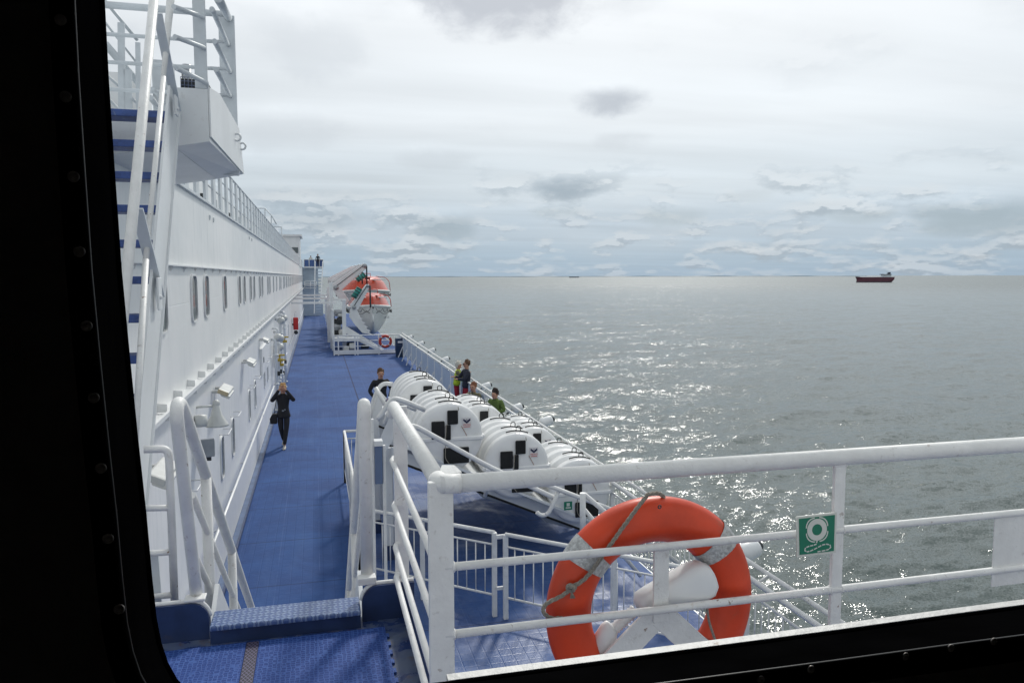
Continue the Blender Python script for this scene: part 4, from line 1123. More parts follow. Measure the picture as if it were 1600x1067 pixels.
#@@RAFTS
# ================================================================== RAFT CANISTERS on the sloping racks
CR = 0.512; CL = 1.48
def canister(cx, y0, cz, label):
    t = thing('raft_canister', label, 'raft canister', (cx, y0, cz - CR), 'white liferaft canisters on the racks')
    prof = [(0.0, -0.035), (CR * 0.5, -0.03), (CR * 0.86, -0.012), (CR * 0.955, 0.012), (CR * 0.985, 0.05)]
    y = 0.05
    nrib = 4
    seg = (CL - 0.1) / nrib
    for i in range(nrib):
        b = 0.05 + i * seg
        prof += [(CR * 0.985, b + 0.02), (CR * 0.985, b + seg * 0.30), (CR * 0.895, b + seg * 0.38), (CR * 0.885, b + seg * 0.58), (CR * 0.91, b + seg * 0.66), (CR * 1.0, b + seg * 0.74), (CR * 1.005, b + seg * 0.95)]
    prof += [(CR * 0.98, CL - 0.05), (CR * 0.94, CL - 0.012), (CR * 0.8, CL + 0.012), (0, CL + 0.03)]
    # upper and lower half shells
    mb = MB(); mb.lathe(prof, (cx, y0, cz), (0, 1, 0), 32, -PI / 2, PI / 2); up = mb.build('upper_shell', M['grp'], t)
    mb = MB(); mb.lathe(prof, (cx, y0, cz), (0, 1, 0), 32, PI / 2, 3 * PI / 2); mb.build('lower_shell', M['grp'], t)
    # joint flange
    mb = MB(); mb.box2((cx - CR - 0.022, y0 + 0.01, cz - 0.045), (cx + CR + 0.022, y0 + CL - 0.01, cz + 0.012)); mb.box2((cx - CR * 0.97, y0 - 0.045, cz - 0.05), (cx + CR * 0.97, y0 + 0.02, cz + 0.008)); mb.build('joint_flange', M['grp'], t, bevel=0.014)
    # straps over the top with wire loops
    for i, b in enumerate((0.13, 0.46, 1.24)):
        mb = MB(); pts = [V(cx + (CR + 0.012) * math.sin(R(a)), y0 + b, cz + (CR + 0.012) * math.cos(R(a))) for a in range(-16, 26, 3)]
        mb.tube(pts, 0.010, 6)
        lp = V(cx + 0.05, y0 + b, cz + CR + 0.01)
        mb.tube(smooth_path([lp + V(-0.035, 0, 0), lp + V(-0.035, -0.01, 0.075), lp + V(0.035, -0.01, 0.075), lp + V(0.035, 0, 0)], 0.04, 4), 0.007, 6)
        mb.build('strap', M['strap'], t)
    # thin bands round the shell
    mb = MB()
    for b in (0.30, 1.15): mb.lathe([(CR * 0.985, b - 0.012), (CR * 1.006, b - 0.01), (CR * 1.006, b + 0.01), (CR * 0.985, b + 0.012)], (cx, y0, cz), (0, 1, 0), 40)
    # rubber pads and covers on the end
    yy = y0 - 0.045
    def pad(x0, z0, x1, z1, n='pad', m=M['black'], d=0.03, bev=0.02):
        mb = MB(); mb.box2((cx + x0, yy - d + 0.01, cz + z0), (cx + x1, yy + 0.01, cz + z1)); return mb.build(n, m, t, bevel=bev)
    pad(-0.04, 0.20, 0.12, 0.41); pad(-0.275, -0.01, -0.08, 0.255); pad(-0.065, -0.03, 0.01, 0.195, 'pad')
    pad(-0.10, -0.385, 0.28, -0.145, 'lower_pad', M['black'], 0.03, 0.02)
    mb = MB(); mb.tube([V(cx + 0.13, yy - 0.0, cz + 0.40), V(cx + 0.12, yy - 0.01, cz + 0.46)], 0.006, 5)
    mb.tube(smooth_path([V(cx - 0.06, yy - 0.03, cz + 0.20), V(cx - 0.075, yy - 0.04, cz), V(cx - 0.08, yy - 0.03, cz - 0.3), V(cx - 0.02, yy - 0.03, cz - 0.38)], 0.05), 0.006, 5); mb.build('lanyard', M['rope'], t)
    mb = MB(); mb.tube([V(cx + 0.17, yy + 0.0, cz + 0.17), V(cx + 0.25, yy + 0.0, cz + 0.02)], 0.004, 4); mb.build('cord', M['brownrope'], t)
    # maker's label: emblem over a line of red print
    def pt(x, z, dy): return V(cx + 0.25 + x * 0.9, yy + dy, cz + 0.215 + z * 0.85)
    mb = MB(); mb.prism([pt(-0.075, -0.1, 0.004), pt(0.075, -0.1, 0.004), pt(0.075, 0.09, 0.004), pt(-0.075, 0.09, 0.004)], (0, 0.025, 0)); lab = mb.build('label', M['labelwhite'], t)
    mb = MB()
    wing = [(-0.060, 0.062), (-0.045, 0.066), (-0.030, 0.050), (-0.013, 0.046), (-0.013, 0.036), (0.0, 0.026), (0.013, 0.036), (0.013, 0.046), (0.030, 0.050), (0.045, 0.066), (0.060, 0.062), (0.060, 0.038), (0.030, 0.008), (0.0, -0.016), (-0.030, 0.008), (-0.060, 0.038)]
    mb._add([pt(x, z, 0.001) for x, z in wing], [tuple(range(len(wing)))])
    mb._add([pt(0.009 * math.cos(a), 0.051 + 0.009 * math.sin(a), 0.001) for a in [2 * PI * k / 10 for k in range(10)]], [tuple(range(10))])
    mb.build('emblem', M['navy'], lab, fix=False)
    text_mesh('VIKING', 0.036, M['redprint'], lab, pt(0, -0.050, 0.0), (1, 0, 0), (0, 0, 1))
    mb = MB(); mb._add([pt(-0.055, -0.078, 0.001), pt(0.055, -0.078, 0.001), pt(0.055, -0.066, 0.001), pt(-0.055, -0.066, 0.001)], [(0, 1, 2, 3)]); mb.build('red_line', M['redprint'], lab, fix=False)
    return t
lanes = []
for (u, v) in ((703, 684), (809, 730), (908, 770)):
    c = at(u, v, Y=11.0); lanes.append((c.x, c.z))
labs = ['near white raft canister of the lane closest to the walkway, highest on the rack', 'near white raft canister in the middle lane of the rack', 'near white raft canister in the lane closest to the sea, partly behind the lifebuoy',
        'rear white raft canister of the lane closest to the walkway, next to the standing man', 'rear white raft canister in the middle lane, below the hugging couple', 'rear white raft canister in the lane closest to the sea, by the outer rail']
c0_ = canister(lanes[0][0], 11.05, lanes[0][1], labs[0])
for i, (k, dy) in enumerate(((1, 0), (2, 0), (0, 2.6), (1, 2.6), (2, 2.6))):
    dup(c0_, (lanes[k][0] - lanes[0][0], dy, lanes[k][1] - lanes[0][1]), labs[i + 1], 'white liferaft canisters on the racks')
# small green sign on the outer near canister
p = at(887, 790, Y=10.9)
t = thing('raft_sign', 'small green square sign low on the front of the outermost raft canister', 'sign', p)
mb = MB(); mb.box(p, (0.13, 0.008, 0.13)); mb.build('sign_plate', M['green'], t)
mb = MB(); mb.box(p + V(0, -0.006, 0.02), (0.05, 0.003, 0.05)); mb.box(p + V(0, -0.006, -0.03), (0.08, 0.003, 0.02)); mb.build('symbol', M['signwhite'], t)

# racks: sloping launching ramp frames under the canisters
rk = thing('raft_rack', 'sloping white launching rack carrying the raft canisters down towards the sea', 'rack', (2.7, 12.5, D))
for yy in (11.25, 12.35, 13.9, 15.0):
    A = at(628, 716, Y=11.25); B = at(910, 831, Y=11.25)
    a = V(A.x - 0.15, yy, A.z); b = V(B.x + 0.45, yy, B.z - 0.165)
    mb = MB(); mb.prism([a, b, b + V(0, 0, 0.18), a + V(0, 0, 0.18)], (0, 0.05, 0)); mb.build('ramp_beam', M['white'], rk)
    mb = MB(); mb.prism([a - V(0, 0.004, 0.025), b - V(0, 0.004, 0.025), b + V(0, -0.004, 0.012), a + V(0, -0.004, 0.012)], (0, 0.06, 0)); mb.build('black_edge', M['strap'], rk)
    for tt in (0.02, 0.97) if yy != 11.25 else (0.97,):
        q_ = a + (b - a) * tt; mb = MB(); mb.box2((q_.x - 0.05, yy + 0.01, D), (q_.x + 0.05, yy + 0.11, q_.z)); mb.build('leg', M['white'], rk)
mb = MB(); A = at(628, 714, Y=10.75); B = at(910, 828, Y=10.75)
mb.prism([V(A.x, 11.0, A.z + 0.1), V(B.x + 0.3, 11.0, B.z - 0.02), V(B.x + 0.3, 11.0, B.z + 0.02), V(A.x, 11.0, A.z + 0.14)], (0, 4.2, 0)); mb.build('ramp_plate', M['white'], rk)
# cradles (dark chocks) between canisters
for (cx, cz) in lanes:
    for dy in (0.25, 1.1, 2.85, 3.7):
        mb = MB(); mb.prism([V(cx - 0.52, 11.05 + dy, cz - 0.40), V(cx - 0.60, 11.05 + dy, cz - 0.40), V(cx - 0.48, 11.05 + dy, cz - 0.52), V(cx - 0.05, 11.05 + dy, cz - 0.66), V(cx + 0.1, 11.05 + dy, cz - 0.55)], (0, 0.10, 0)); mb.build('cradle', M['metal'], rk)
# release frame pipes crossing in front of the canisters
mb = MB(); mb.tube(smooth_path([at(589, 655, Y=10.4), at(597, 645, Y=10.4), at(611, 622, Y=10.4), at(626, 624, Y=10.4), at(664, 640, Y=10.4)], 0.15), 0.035, 10); mb.build('hoop_rail', M['pipe'], rk)
mb = MB(); mb.tube(smooth_path([at(600, 662, Y=10.5), at(611, 632, Y=10.5), at(624, 629, Y=10.5), at(650, 640, Y=10.5)], 0.12), 0.03, 10); mb.build('hoop_rail', M['pipe'], rk)
mb = MB(); mb.tube(smooth_path([at(576, 655, Y=12.6), at(585, 618, Y=12.6), at(596, 598, Y=12.6), at(613, 600, Y=12.6)], 0.2), 0.035, 10); mb.build('hoop_rail', M['pipe'], rk)
mb = MB(); mb.tube(smooth_path([at(586, 605, Y=12.5), at(602, 633, Y=12.4)], 0.1), 0.035, 8); mb.build('hoop_rail', M['pipe'], rk)
mb = MB(); mb.tube(smooth_path([at(634, 664, Y=10.5), at(650, 666, Y=10.5), at(760, 727, Y=10.45), at(845, 768, Y=10.4), at(866, 778, Y=10.4)], 0.12), 0.035, 10); mb.build('retaining_rail', M['pipe'], rk)
mb = MB(); mb.tube([at(770, 733, Y=10.45), at(757, 775, Y=10.6)], 0.03, 8); mb.build('retaining_rail', M['pipe'], rk)
mb = MB(); mb.tube(smooth_path([at(852, 757, Y=10.35), at(905, 777, Y=10.3), at(965, 800, Y=10.25)], 0.1), 0.032, 10); mb.build('retaining_rail', M['pipe'], rk)
mb = MB(); mb.tube(smooth_path([at(873, 764, Y=10.35), at(857, 803, Y=10.35), at(845, 806, Y=10.35), at(838, 800, Y=10.35)], 0.12), 0.03, 10); mb.build('retaining_rail', M['pipe'], rk)
# inclined end boards and tall legs at the high end of the rack
for (us, Yb, lab) in ((((576, 640), (590, 606), (604, 622), (588, 652), (580, 662)), 12.6, ''), (((590, 695), (608, 650), (626, 655), (612, 690), (598, 712)), 10.6, '')):
    mb = MB(); mb.prism([at(u, v, Y=Yb) for u, v in us], (0, 0.02, 0)); mb.build('end_board', M['clean'], rk)
for (x0, x1, y0, Yb, zb_) in ((579, 591, 650, 12.9, 0), (597, 612, 700, 11.6, 0)):
    a = at(x0, y0, Y=Yb); b = at(x1, y0, Y=Yb); mb = MB(); mb.box2((a.x, Yb, D + 0.22), (b.x, Yb + 0.08, a.z)); mb.build('leg', M['white'], rk, bevel=0.005)
    mb = MB(); mb.box2((a.x - 0.02, Yb - 0.02, D), (b.x + 0.02, Yb + 0.1, D + 0.22)); mb.build('leg_foot', M['bluedark'], rk)
# blue grey control box on a post
t = thing('control_box', 'narrow blue grey box with white top on the post by the raft rack', 'control box', at(590, 755, Y=7.0))
a = at(585, 697, Y=7.0); b = at(597, 697, Y=7.0); zb_ = at(590, 756, Y=7.0).z
mb = MB(); mb.box2((a.x, 7.0, zb_), (b.x, 7.06, a.z)); mb.build('box', M['grey_and_shade'] if False else mat('blue_grey_box', (0.12, 0.17, 0.28), 0.35), t, bevel=0.004)
mb = MB(); mb.box2((a.x - 0.004, 6.99, a.z), (b.x + 0.004, 7.10, a.z + 0.05)); mb.build('lid', M['clean'], t, bevel=0.004)
mb = MB(); mb.box2((a.x - 0.045, 7.02, D), (a.x - 0.004, 7.06, at(585, 655, Y=7.0).z)); mb.build('post', M['pipe'], t, bevel=0.004)
mb = MB(); mb.box2((b.x + 0.004, 7.02, D), (b.x + 0.03, 7.06, a.z)); mb.build('post', M['pipe'], t, bevel=0.004)

# ================================================================== FENCE round the raft area
def baluster_fence(name, label, pts, z0=D, top=-3.24, sub=-3.40, bot=-4.06, skip=(), group=None, extra=0):
    t = thing(name, label, 'railing', (pts[0][0], pts[0][1], z0), group)
    mb = MB(); mb.tube([V(x, y, top) for x, y in pts], 0.027, 10); mb.build('top_rail', M['pipe'], t)
    mb = MB(); mb.tube([V(x, y, sub) for x, y in pts], 0.014, 8); mb.tube([V(x, y, bot) for x, y in pts], 0.016, 8); mb.build('cross_rail', M['pipe'], t)
    for (x0, y0), (x1, y1) in zip(pts, pts[1:]):
        L = math.hypot(x1 - x0, y1 - y0); n = int(L / 0.125)
        mb = MB()
        for k in range(1, n): mb.tube([V(x0 + (x1 - x0) * k / n, y0 + (y1 - y0) * k / n, bot), V(x0 + (x1 - x0) * k / n, y0 + (y1 - y0) * k / n, sub)], 0.008, 6)
        mb.build('balusters', M['pipe'], t)
    for x, y in pts:
        mb = MB(); mb.box2((x - 0.03, y - 0.03, z0), (x + 0.03, y + 0.03, top)); mb.build('post', M['pipe'], t, bevel=0.006)
    return t
f1 = (0.50, 16.3); f2 = (0.51, 10.75); f3 = (2.12, 9.28); f3b = (2.24, 9.17); f4 = (RX - 0.05, 7.12)
baluster_fence('walkway_fence', 'white baluster fence between the walkway and the raft rack', [f1, (0.505, 13.5), f2])
baluster_fence('walkway_fence', 'short white baluster fence crossing behind the stair head post', [(0.50, 16.3), (1.35, 16.3)])
baluster_fence('raft_fence', 'white baluster gate fence from the walkway corner to the latch', [f2, (1.3, 10.03), f3])
baluster_fence('raft_fence', 'white baluster fence from the latch post to the outer rail behind the lifebuoy', [f3b, (3.3, 8.17), f4])
mb = MB(); mb.box((2.18, 9.22, -3.28), (0.09, 0.03, 0.05)); mb.box((2.18, 9.22, -3.95), (0.09, 0.03, 0.04)); tag(mb.build('gate_latch', M['pipe']), 'small white gate latch joining two posts of the baluster fence', 'latch')
# inner fence line nearer the camera: low gate in front of ring
f5 = (2.1, 7.3)
# diagonal brace frame seen through the lifebuoy
t = thing('brace_frame', 'white diagonal brace frame on the deck behind the lifebuoy', 'frame', (3.4, 8.6, D))
mb = MB(); mb.tube([at(910, 770, Y=9.0), at(910, 835, Y=9.0)], 0.04, 8); mb.tube([at(912, 772, Y=9.0), at(945, 800, Y=9.0), at(1060, 880, Y=8.9)], 0.03, 8); mb.tube([at(912, 795, Y=9.0), at(1000, 900, Y=8.9)], 0.025, 8)
mb.tube([at(960, 880, Y=8.6), at(960, 965, Y=8.6)], 0.04, 8); mb.build('brace', M['pipe'], t)

# ================================================================== OUTER RAIL
t = thing('outer_rail', 'white outer ship rail with pale sheet panels and balusters along the deck edge', 'railing', (RX, 24, D))
mb = MB(); mb.tube([V(RX, 4.8, -3.24), V(RX, 42.9, -3.24)], 0.03, 10); mb.build('top_rail', M['pipe'], t)
mb = MB(); mb.tube([V(RX + 0.14, 4.8, -3.16), V(RX + 0.14, 42.9, -3.16)], 0.025, 8)
for k in range(5, 43, 2): mb.tube([V(RX, k, -3.24), V(RX + 0.14, k, -3.16)], 0.015, 6)
mb.build('outer_tube', M['pipe'], t)
mb = MB(); mb.tube([V(RX, 4.8, -3.40), V(RX, 20, -3.40)], 0.015, 8); mb.tube([V(RX, 4.8, -4.08), V(RX, 42.9, -4.08)], 0.015, 8); mb.build('cross_rail', M['pipe'], t)
mb = MB()
y = 4.9
while y < 20: mb.tube([V(RX, y, -4.08), V(RX, y, -3.40)], 0.008, 5); y += 0.125
mb.build('balusters', M['pipe'], t)
y = 20.5
while y < 42: 
    mb = MB(); mb.box2((RX - 0.012, y + 0.03, -4.16), (RX - 0.002, y + 1.83, -3.30)); mb.build('sheet_panel', M['panel'], t); y += 1.88
y = 5.5
while y < 43:
    mb = MB(); mb.box2((RX - 0.02, y - 0.035, D), (RX + 0.03, y + 0.035, -3.25)); mb.build('post', M['pipe'], t)
    if y > 19:
        mb = MB(); mb.bar((RX - 0.28, y, D), (RX - 0.03, y, -3.75), 0.03, 0.05); mb.build('raking_strut', M['pipe'], t)
    y += 1.88
# float lights outside the rail
flp = [(640, 527, 'farthest white float light on the outer rail, by the bin'), (657, 537, 'second farthest white float light on the outer rail'), (674, 548, 'white float light on the outer rail, third from the far end'), (695, 562, 'white float light on the outer rail just beyond the hugging couple'),
       (758, 604, 'white float light on the outer rail, between the crouching man and the sea'), (806, 638, 'white float light on the outer rail beside the woman in green'), (852, 659, 'white float light on the outer rail above the seaward canisters'), (1166, 862, 'white float light on the outer rail beside the orange lifebuoy')]
proto = None
for u, v, lab in flp:
    p = at(u, v, X=RX + 0.32)
    if proto is None:
        t = thing('float_light', lab, 'float light', p, 'float lights outside the rail'); proto = t; base = p.copy()
        ax = V(1, 0.15, 0.28).normalized()
        mb = MB(); mb.lathe([(0.0, 0.16), (0.09, 0.15), (0.105, 0.12), (0.11, -0.05), (0.085, -0.12), (0.0, -0.125)], p, ax, 14); mb.build('float_body', M['clean'], t)
        mb = MB(); mb.lathe([(0.05, 0.0), (0.055, -0.02), (0.04, -0.05), (0.0, -0.05)], p + ax * 0.205, ax, 12); mb.tube([p + ax * -0.1, p + ax * -0.28 + V(0, 0, -0.06)], 0.02, 6); mb.build('clamp', M['dark'], t)
    else:
        dup(proto, p - base, lab)

# ================================================================== FAR TRANSVERSE FENCE, BIN, RING
t = thing('transverse_fence', 'white fence with open rails across the deck before the lifeboats', 'railing', (2.8, 43, D))
FYY = 43.2
mb = MB()
for z in (-3.24,): mb.tube([V(0.85, FYY, z), V(RX, FYY, z)], 0.03, 8)
mb.build('top_rail', M['clean'], t)
mb = MB()
for z in (-3.55, -3.85, -4.1): mb.tube([V(0.85, FYY, z), V(RX, FYY, z)], 0.018, 6)
mb.build('cross_rail', M['clean'], t)
for x in (0.87, 1.1, 2.0, 2.15, 3.3, 4.4):
    mb = MB(); mb.box2((x - 0.035, FYY - 0.03, D), (x + 0.035, FYY + 0.03, -3.22)); mb.build('post', M['clean'], t)
mb = MB(); mb.box2((0.85, FYY - 0.02, D + 0.05), (3.4, FYY + 0.02, D + 0.28)); mb.build('kick_plate', M['clean'], t)
mb = MB(); mb.box2((0.85, FYY + 0.05, D), (RX, FYY + 1.6, D + 0.06)); mb.build('dark_base', M['bluedark'], t)
p = at(602, 533, Y=FYY - 0.12)
t = thing('lifebuoy', 'small dark red lifebuoy on the far fence below the lifeboats', 'lifebuoy', p)
mb = MB(); mb.torus(p, 0.30, 0.075, (0, 1, 0), 32, 10); mb.build('ring', M['ringdark'], t)
for a in (45, 135, 225, 315):
    mb = MB(); c = p + V(0.30 * math.cos(R(a)), 0, 0.30 * math.sin(R(a))); tn = V(-math.sin(R(a)), 0, math.cos(R(a))); mb.tube([c - tn * 0.035, c + tn * 0.035], 0.08, 10); mb.build('tape_band', M['tape'], t)
p = at(625, 557, Z=D)
t = thing('rubbish_bin', 'dark blue rubbish bin at the far corner of the deck beside the rail', 'bin', p)
mb = MB(); mb.loft([[p + V(x * s, y * s, z) for x, y in ((-0.26, -0.26), (0.26, -0.26), (0.26, 0.26), (-0.26, 0.26))] for z, s in ((0.0, 0.85), (0.55, 0.97), (0.62, 1.0), (0.66, 0.94), (0.98, 0.95), (1.02, 0.85))], True, True, False); mb.build('bin_body', M['binblue'], t, bevel=0.015)
mb = MB(); mb.box(p + V(0, -0.25, 0.82), (0.28, 0.02, 0.11)); mb.build('opening', M['labelwhite'], t)

# ================================================================== LIFEBOATS
def lifeboat(cx, y0, zg, beam, L, hull_d, can_h, label, far):
    t = thing('lifeboat', label, 'lifeboat', (cx, y0 + L / 2, zg - hull_d))
    n = 14
    # stations along the length from bow (y0) to stern
    hull = []; gun = []; can = []
    for i in range(17):
        s = i / 16
        w = math.sin(min(1.0, s / 0.32) * PI / 2) ** 0.75 if s < 0.32 else 1.0
        if s > 0.8: w = 1 - 0.25 * ((s - 0.8) / 0.2) ** 2
        w = max(w, 0.05) * beam / 2
        sheer = 0.30 * (1 - s) ** 3 + 0.06 * s
        keel = -hull_d * (1 - 0.55 * max(0, 1 - s / 0.12) ** 1.5)
        y = y0 + s * L
        row = []
        for k in range(13):
            a = -1 + 2 * k / 12
            xx = w * math.copysign(abs(a) ** 0.8, a)
            zz = zg + sheer + (keel - sheer) * (1 - abs(a) ** (2.2 - 0.9 * (1 - min(1, s / 0.4))))
            row.append(V(cx + xx, y, zz))
        hull.append(row)
        gun.append(row)
        g_ = []
        hh = can_h * (0.45 + 0.55 * math.sin(PI * min(1, max(0, (s + 0.06) / 0.34)) / 2)) * (1 if s < 0.85 else 1 - 0.35 * ((s - 0.85) / 0.15))
        for k in range(13):
            a = -1 + 2 * k / 12
            xx = (w - 0.04) * math.copysign(abs(a) ** 0.9, a) * (1.0 if abs(a) > 0.7 else 1.0)
            zz = zg + sheer + 0.06 + hh * (1 - abs(a) ** 4.2)
            g_.append(V(cx + xx * (0.97 if abs(a) < 1 else 1), y, zz))
        can.append(g_)
    mb = MB(); mb.loft(hull, False, False); mb.build('hull', M['boatwhite'], t)
    mb = MB(); mb.loft(can, False, False); mb._add(can[0] , [tuple(range(13))]); mb._add(can[-1], [tuple(range(13))]); mb.build('canopy', M['boatorange'], t)
    mb = MB(); mb.tube([r[0] for r in hull], 0.085, 8); mb.tube([r[-1] for r in hull], 0.085, 8)
    mb.tube([hull[0][0], hull[0][-1]], 0.085, 8); mb.build('fender', M['boatwhite'], t)
    # looped lifelines
    mb = MB()
    for side in (0, -1):
        for i in range(0, 15):
            a, b = hull[i][side], hull[i + 1][side]
            out = V(0.09 if side else -0.09, -0.04, 0)
            mb.tube([a + out + (b - a) * q + V(0, 0, -0.14 - 0.22 * math.sin(PI * q)) for q in [j / 6 for j in range(7)]], 0.014, 5)
    f = hull[1]
    for (a, b) in (((-0.85, -0.12), (-0.3, -0.1)), ((-0.3, -0.12), (0.3, -0.12)), ((0.3, -0.1), (0.85, -0.12))):
        pts = []
        for j in range(7):
            q = j / 6; xx = a[0] + (b[0] - a[0]) * q
            pts.append(V(cx + xx * beam / 2, y0 + 0.35 + 1.1 * abs(xx) ** 2 - 0.15, zg + 0.08 - 0.22 * math.sin(PI * q) - 0.1))
        mb.tube(pts, 0.016, 5)
    mb.build('lifeline', M['dark'], t)
    # canopy frame rails, hook gear and stem line
    mb = MB()
    for s in (1, -1):
        pts = [V(cx + s * beam * 0.46, y0 + 0.9, zg + 0.2), V(cx + s * beam * 0.45, y0 + 1.0, zg + can_h * 0.8), V(cx + s * beam * 0.38, y0 + 1.2, zg + can_h * 1.08), V(cx + s * beam * 0.2, y0 + 1.4, zg + can_h * 1.16)]
        mb.tube(smooth_path(pts, 0.2), 0.025, 6)
    mb.tube([V(cx - 0.45, y0 + 2.2, zg + can_h + 0.1), V(cx - 0.45, y0 + 2.2, zg + can_h + 0.4), V(cx + 0.45, y0 + 2.2, zg + can_h + 0.4), V(cx + 0.45, y0 + 2.2, zg + can_h + 0.1)], 0.03, 6)
    mb.build('canopy_rail', M['ringdark'], t)
    mb = MB(); mb.box((cx + 0.1, y0 + 0.55, zg + can_h * 0.62), (0.42, 0.3, can_h * 0.95)); mb.box((cx + 0.2, y0 + 0.38, zg + can_h * 0.5), (0.12, 0.1, can_h * 0.9)); mb.build('hook_gear', M['boatrust'], t, bevel=0.03)
    mb = MB()
    for s in (-1, 1):
        mb.box((cx + s * beam * 0.24, y0 + 0.75, zg + can_h * 0.93), (beam * 0.26, 0.25, 0.07))
    mb.build('hatch', M['boatwhite'], t, bevel=0.02)
    return t
pa = at(583, 485, Y=47.5)
lifeboat(pa.x, 47.5, pa.z, 2.55, 8.5, 1.55, 0.85, 'nearer orange topped white lifeboat hanging bow-on from the davits', 0)
pb = at(573, 459, Y=59)
lifeboat(pb.x, 59, pb.z, 4.0, 10, 1.75, 1.15, 'farther and higher orange topped lifeboat behind the first one', 1)
text_mesh('LB 26', 0.18, M['navy'], [o for o in C.objects if o.name.startswith('lifeboat') and not o.parent][0], at(604, 497, Y=48.1), (1, 0.6, 0), (0, 0, 1), 'lettering')

# davits
def davit(Yd, arm, label, body=None, cas=None):
    t = thing('davit', label, 'davit', (at(arm[1][0], arm[1][1], Y=Yd).x, Yd, D))
    a = at(arm[0][0], arm[0][1], Y=Yd); b = at(arm[1][0], arm[1][1], Y=Yd); w = arm[2]; w2 = arm[3]
    d = (a - b).normalized(); nrm = V(-d.z, 0, d.x)
    mb = MB(); mb.prism([b - nrm * w2, a - nrm * w, a + d * w * 0.8, a + nrm * w, b + nrm * w2, b - d * w2 * 0.8], (0, 0.35, 0)); arm_o = mb.build('arm', M['white'], t, bevel=0.03)
    mb = MB()
    for p_, r_ in ((a, w * 0.72), (b, w2 * 0.45)): mb.lathe([(0, -0.10), (r_ * 0.4, -0.10), (r_, -0.06), (r_, 0.0)], p_, (0, 1, 0), 16)
    mb.build('sheave', M['metal'], t)
    mb = MB(); off = nrm * w * 0.35; mb.tube([b + off - V(0, 0.02, 0), a + off - V(0, 0.02, 0)], 0.022, 5); mb.tube([a + V(0.12, 0.0, 0), V(a.x + 0.12, Yd, a.z - 1.3)], 0.05, 6); mb.build('fall_wire', M['dark'], t)
    if body:
        mb = MB(); mb.prism([at(u, v, Y=Yd + 0.02) for u, v in body], (0, 0.30, 0)); mb.build('frame', M['white'], t, bevel=0.03)
    if cas:
        c = at(cas[0], cas[1], Y=Yd - 0.15); mb = MB(); ax = d
        mb.lathe([(0.0, -0.35), (0.17, -0.34), (0.17, 0.34), (0.0, 0.35)], c, ax, 14); mb.build('casing', M['teal'], t)
        mb = MB()
        for q in (-0.28, -0.1, 0.1, 0.28): mb.lathe([(0.17, q - 0.02), (0.19, q - 0.02), (0.19, q + 0.02), (0.17, q + 0.02)], c, ax, 14)
        mb.build('casing_band', M['dark'], t)
    return t
davit(46.6, ((575, 446), (553, 480), 0.13, 0.27), 'nearest davit arm leaning over the front of the nearer lifeboat', ((547, 482), (558, 484), (566, 503), (579, 522), (566, 520), (553, 505), (546, 495)), (557, 457))
davit(52.5, ((570, 415), (525, 449), 0.20, 0.36), 'tallest davit arm reaching over the farther lifeboat', ((522, 455), (533, 450), (546, 470), (540, 476), (530, 468)), (564, 433))
davit(58.0, ((563, 416), (521, 443), 0.20, 0.34), 'davit arm behind the tallest one')
davit(63.5, ((557, 417), (518, 441), 0.20, 0.34), 'third davit arm in the row behind')
davit(69.0, ((552, 418), (516, 439), 0.20, 0.34), 'farthest davit arm in the row, mostly hidden')
# davit bed: sloping beams, uprights, machinery beside the boats
t = thing('davit_bed', 'white steel bed with posts, sloping beams and winches under the davits', 'davit frame', (1.6, 45.5, D))
for (u0, v0, u1, v1, Yd, w) in ((537, 468, 539, 530, 46.0, 0.22), (517, 441, 519, 530, 47.5, 0.20), (512, 448, 513, 520, 52, 0.16)):
    mb = MB(); a = at(u0, v0, Y=Yd); b = at(u1, v1, Y=Yd); b.z = max(b.z, D); mb.box2((a.x - w / 2, Yd, D), (a.x + w / 2, Yd + w, a.z)); mb.build('upright', M['white'], t, bevel=0.01)
mb = MB()
mb.prism([at(540, 509, Y=46.2), at(604, 548, Y=46.2), at(596, 549, Y=46.2), at(540, 520, Y=46.2)], (0, 0.25, 0))
mb.prism([at(562, 527, Y=45.6), at(603, 549, Y=45.6), at(597, 551, Y=45.6), at(560, 533, Y=45.6)], (0, 0.2, 0)); mb.build('sloping_beam', M['white'], t, bevel=0.01)
mb = MB(); a = at(516, 468, Y=47.6); mb.box2((a.x, 47.6, a.z - 0.06), (at(541, 468, Y=47.6).x, 47.72, a.z + 0.06)); a = at(521, 527, Y=46.3); mb.box2((a.x, 45.0, a.z - 0.1), (at(560, 527, Y=46.3).x, 48, a.z + 0.05)); mb.build('cross_beam', M['white'], t)
for (u, v, s) in ((526, 490, 0.28), (530, 502, 0.3), (525, 512, 0.25), (533, 520, 0.22), (545, 541, 0.3), (568, 544, 0.26), (531, 494, 0.2)):
    mb = MB(); c = at(u, v, Y=47.2); mb.box(c, (s * 1.2, s, s)); mb.lathe([(0, -0.2), (s * 0.6, -0.2), (s * 0.6, 0.2), (0, 0.2)], c + V(s * 0.3, -0.1, 0.1), (1, 0.3, 0), 12); mb.build('winch', random.choice((M['dark'], M['metal'], M['wallstuff'])), t, bevel=0.02)
for (u, v) in ((550, 540), (541, 545)):
    mb = MB(); c = at(u, v, Y=45.0); mb.box(c, (0.3, 0.3, 0.3)); mb.build('control_cabinet', M['wallstuff'], t, bevel=0.02)
# ladder on the davit arm foot
mb = MB()
for k in range(5):
    c = at(563 + k * 4.2, 497 + k * 6.3, Y=46.4); mb.box(c, (0.22, 0.12, 0.07), ry=R(28))
mb.build('foot_rung', M['white'], t)
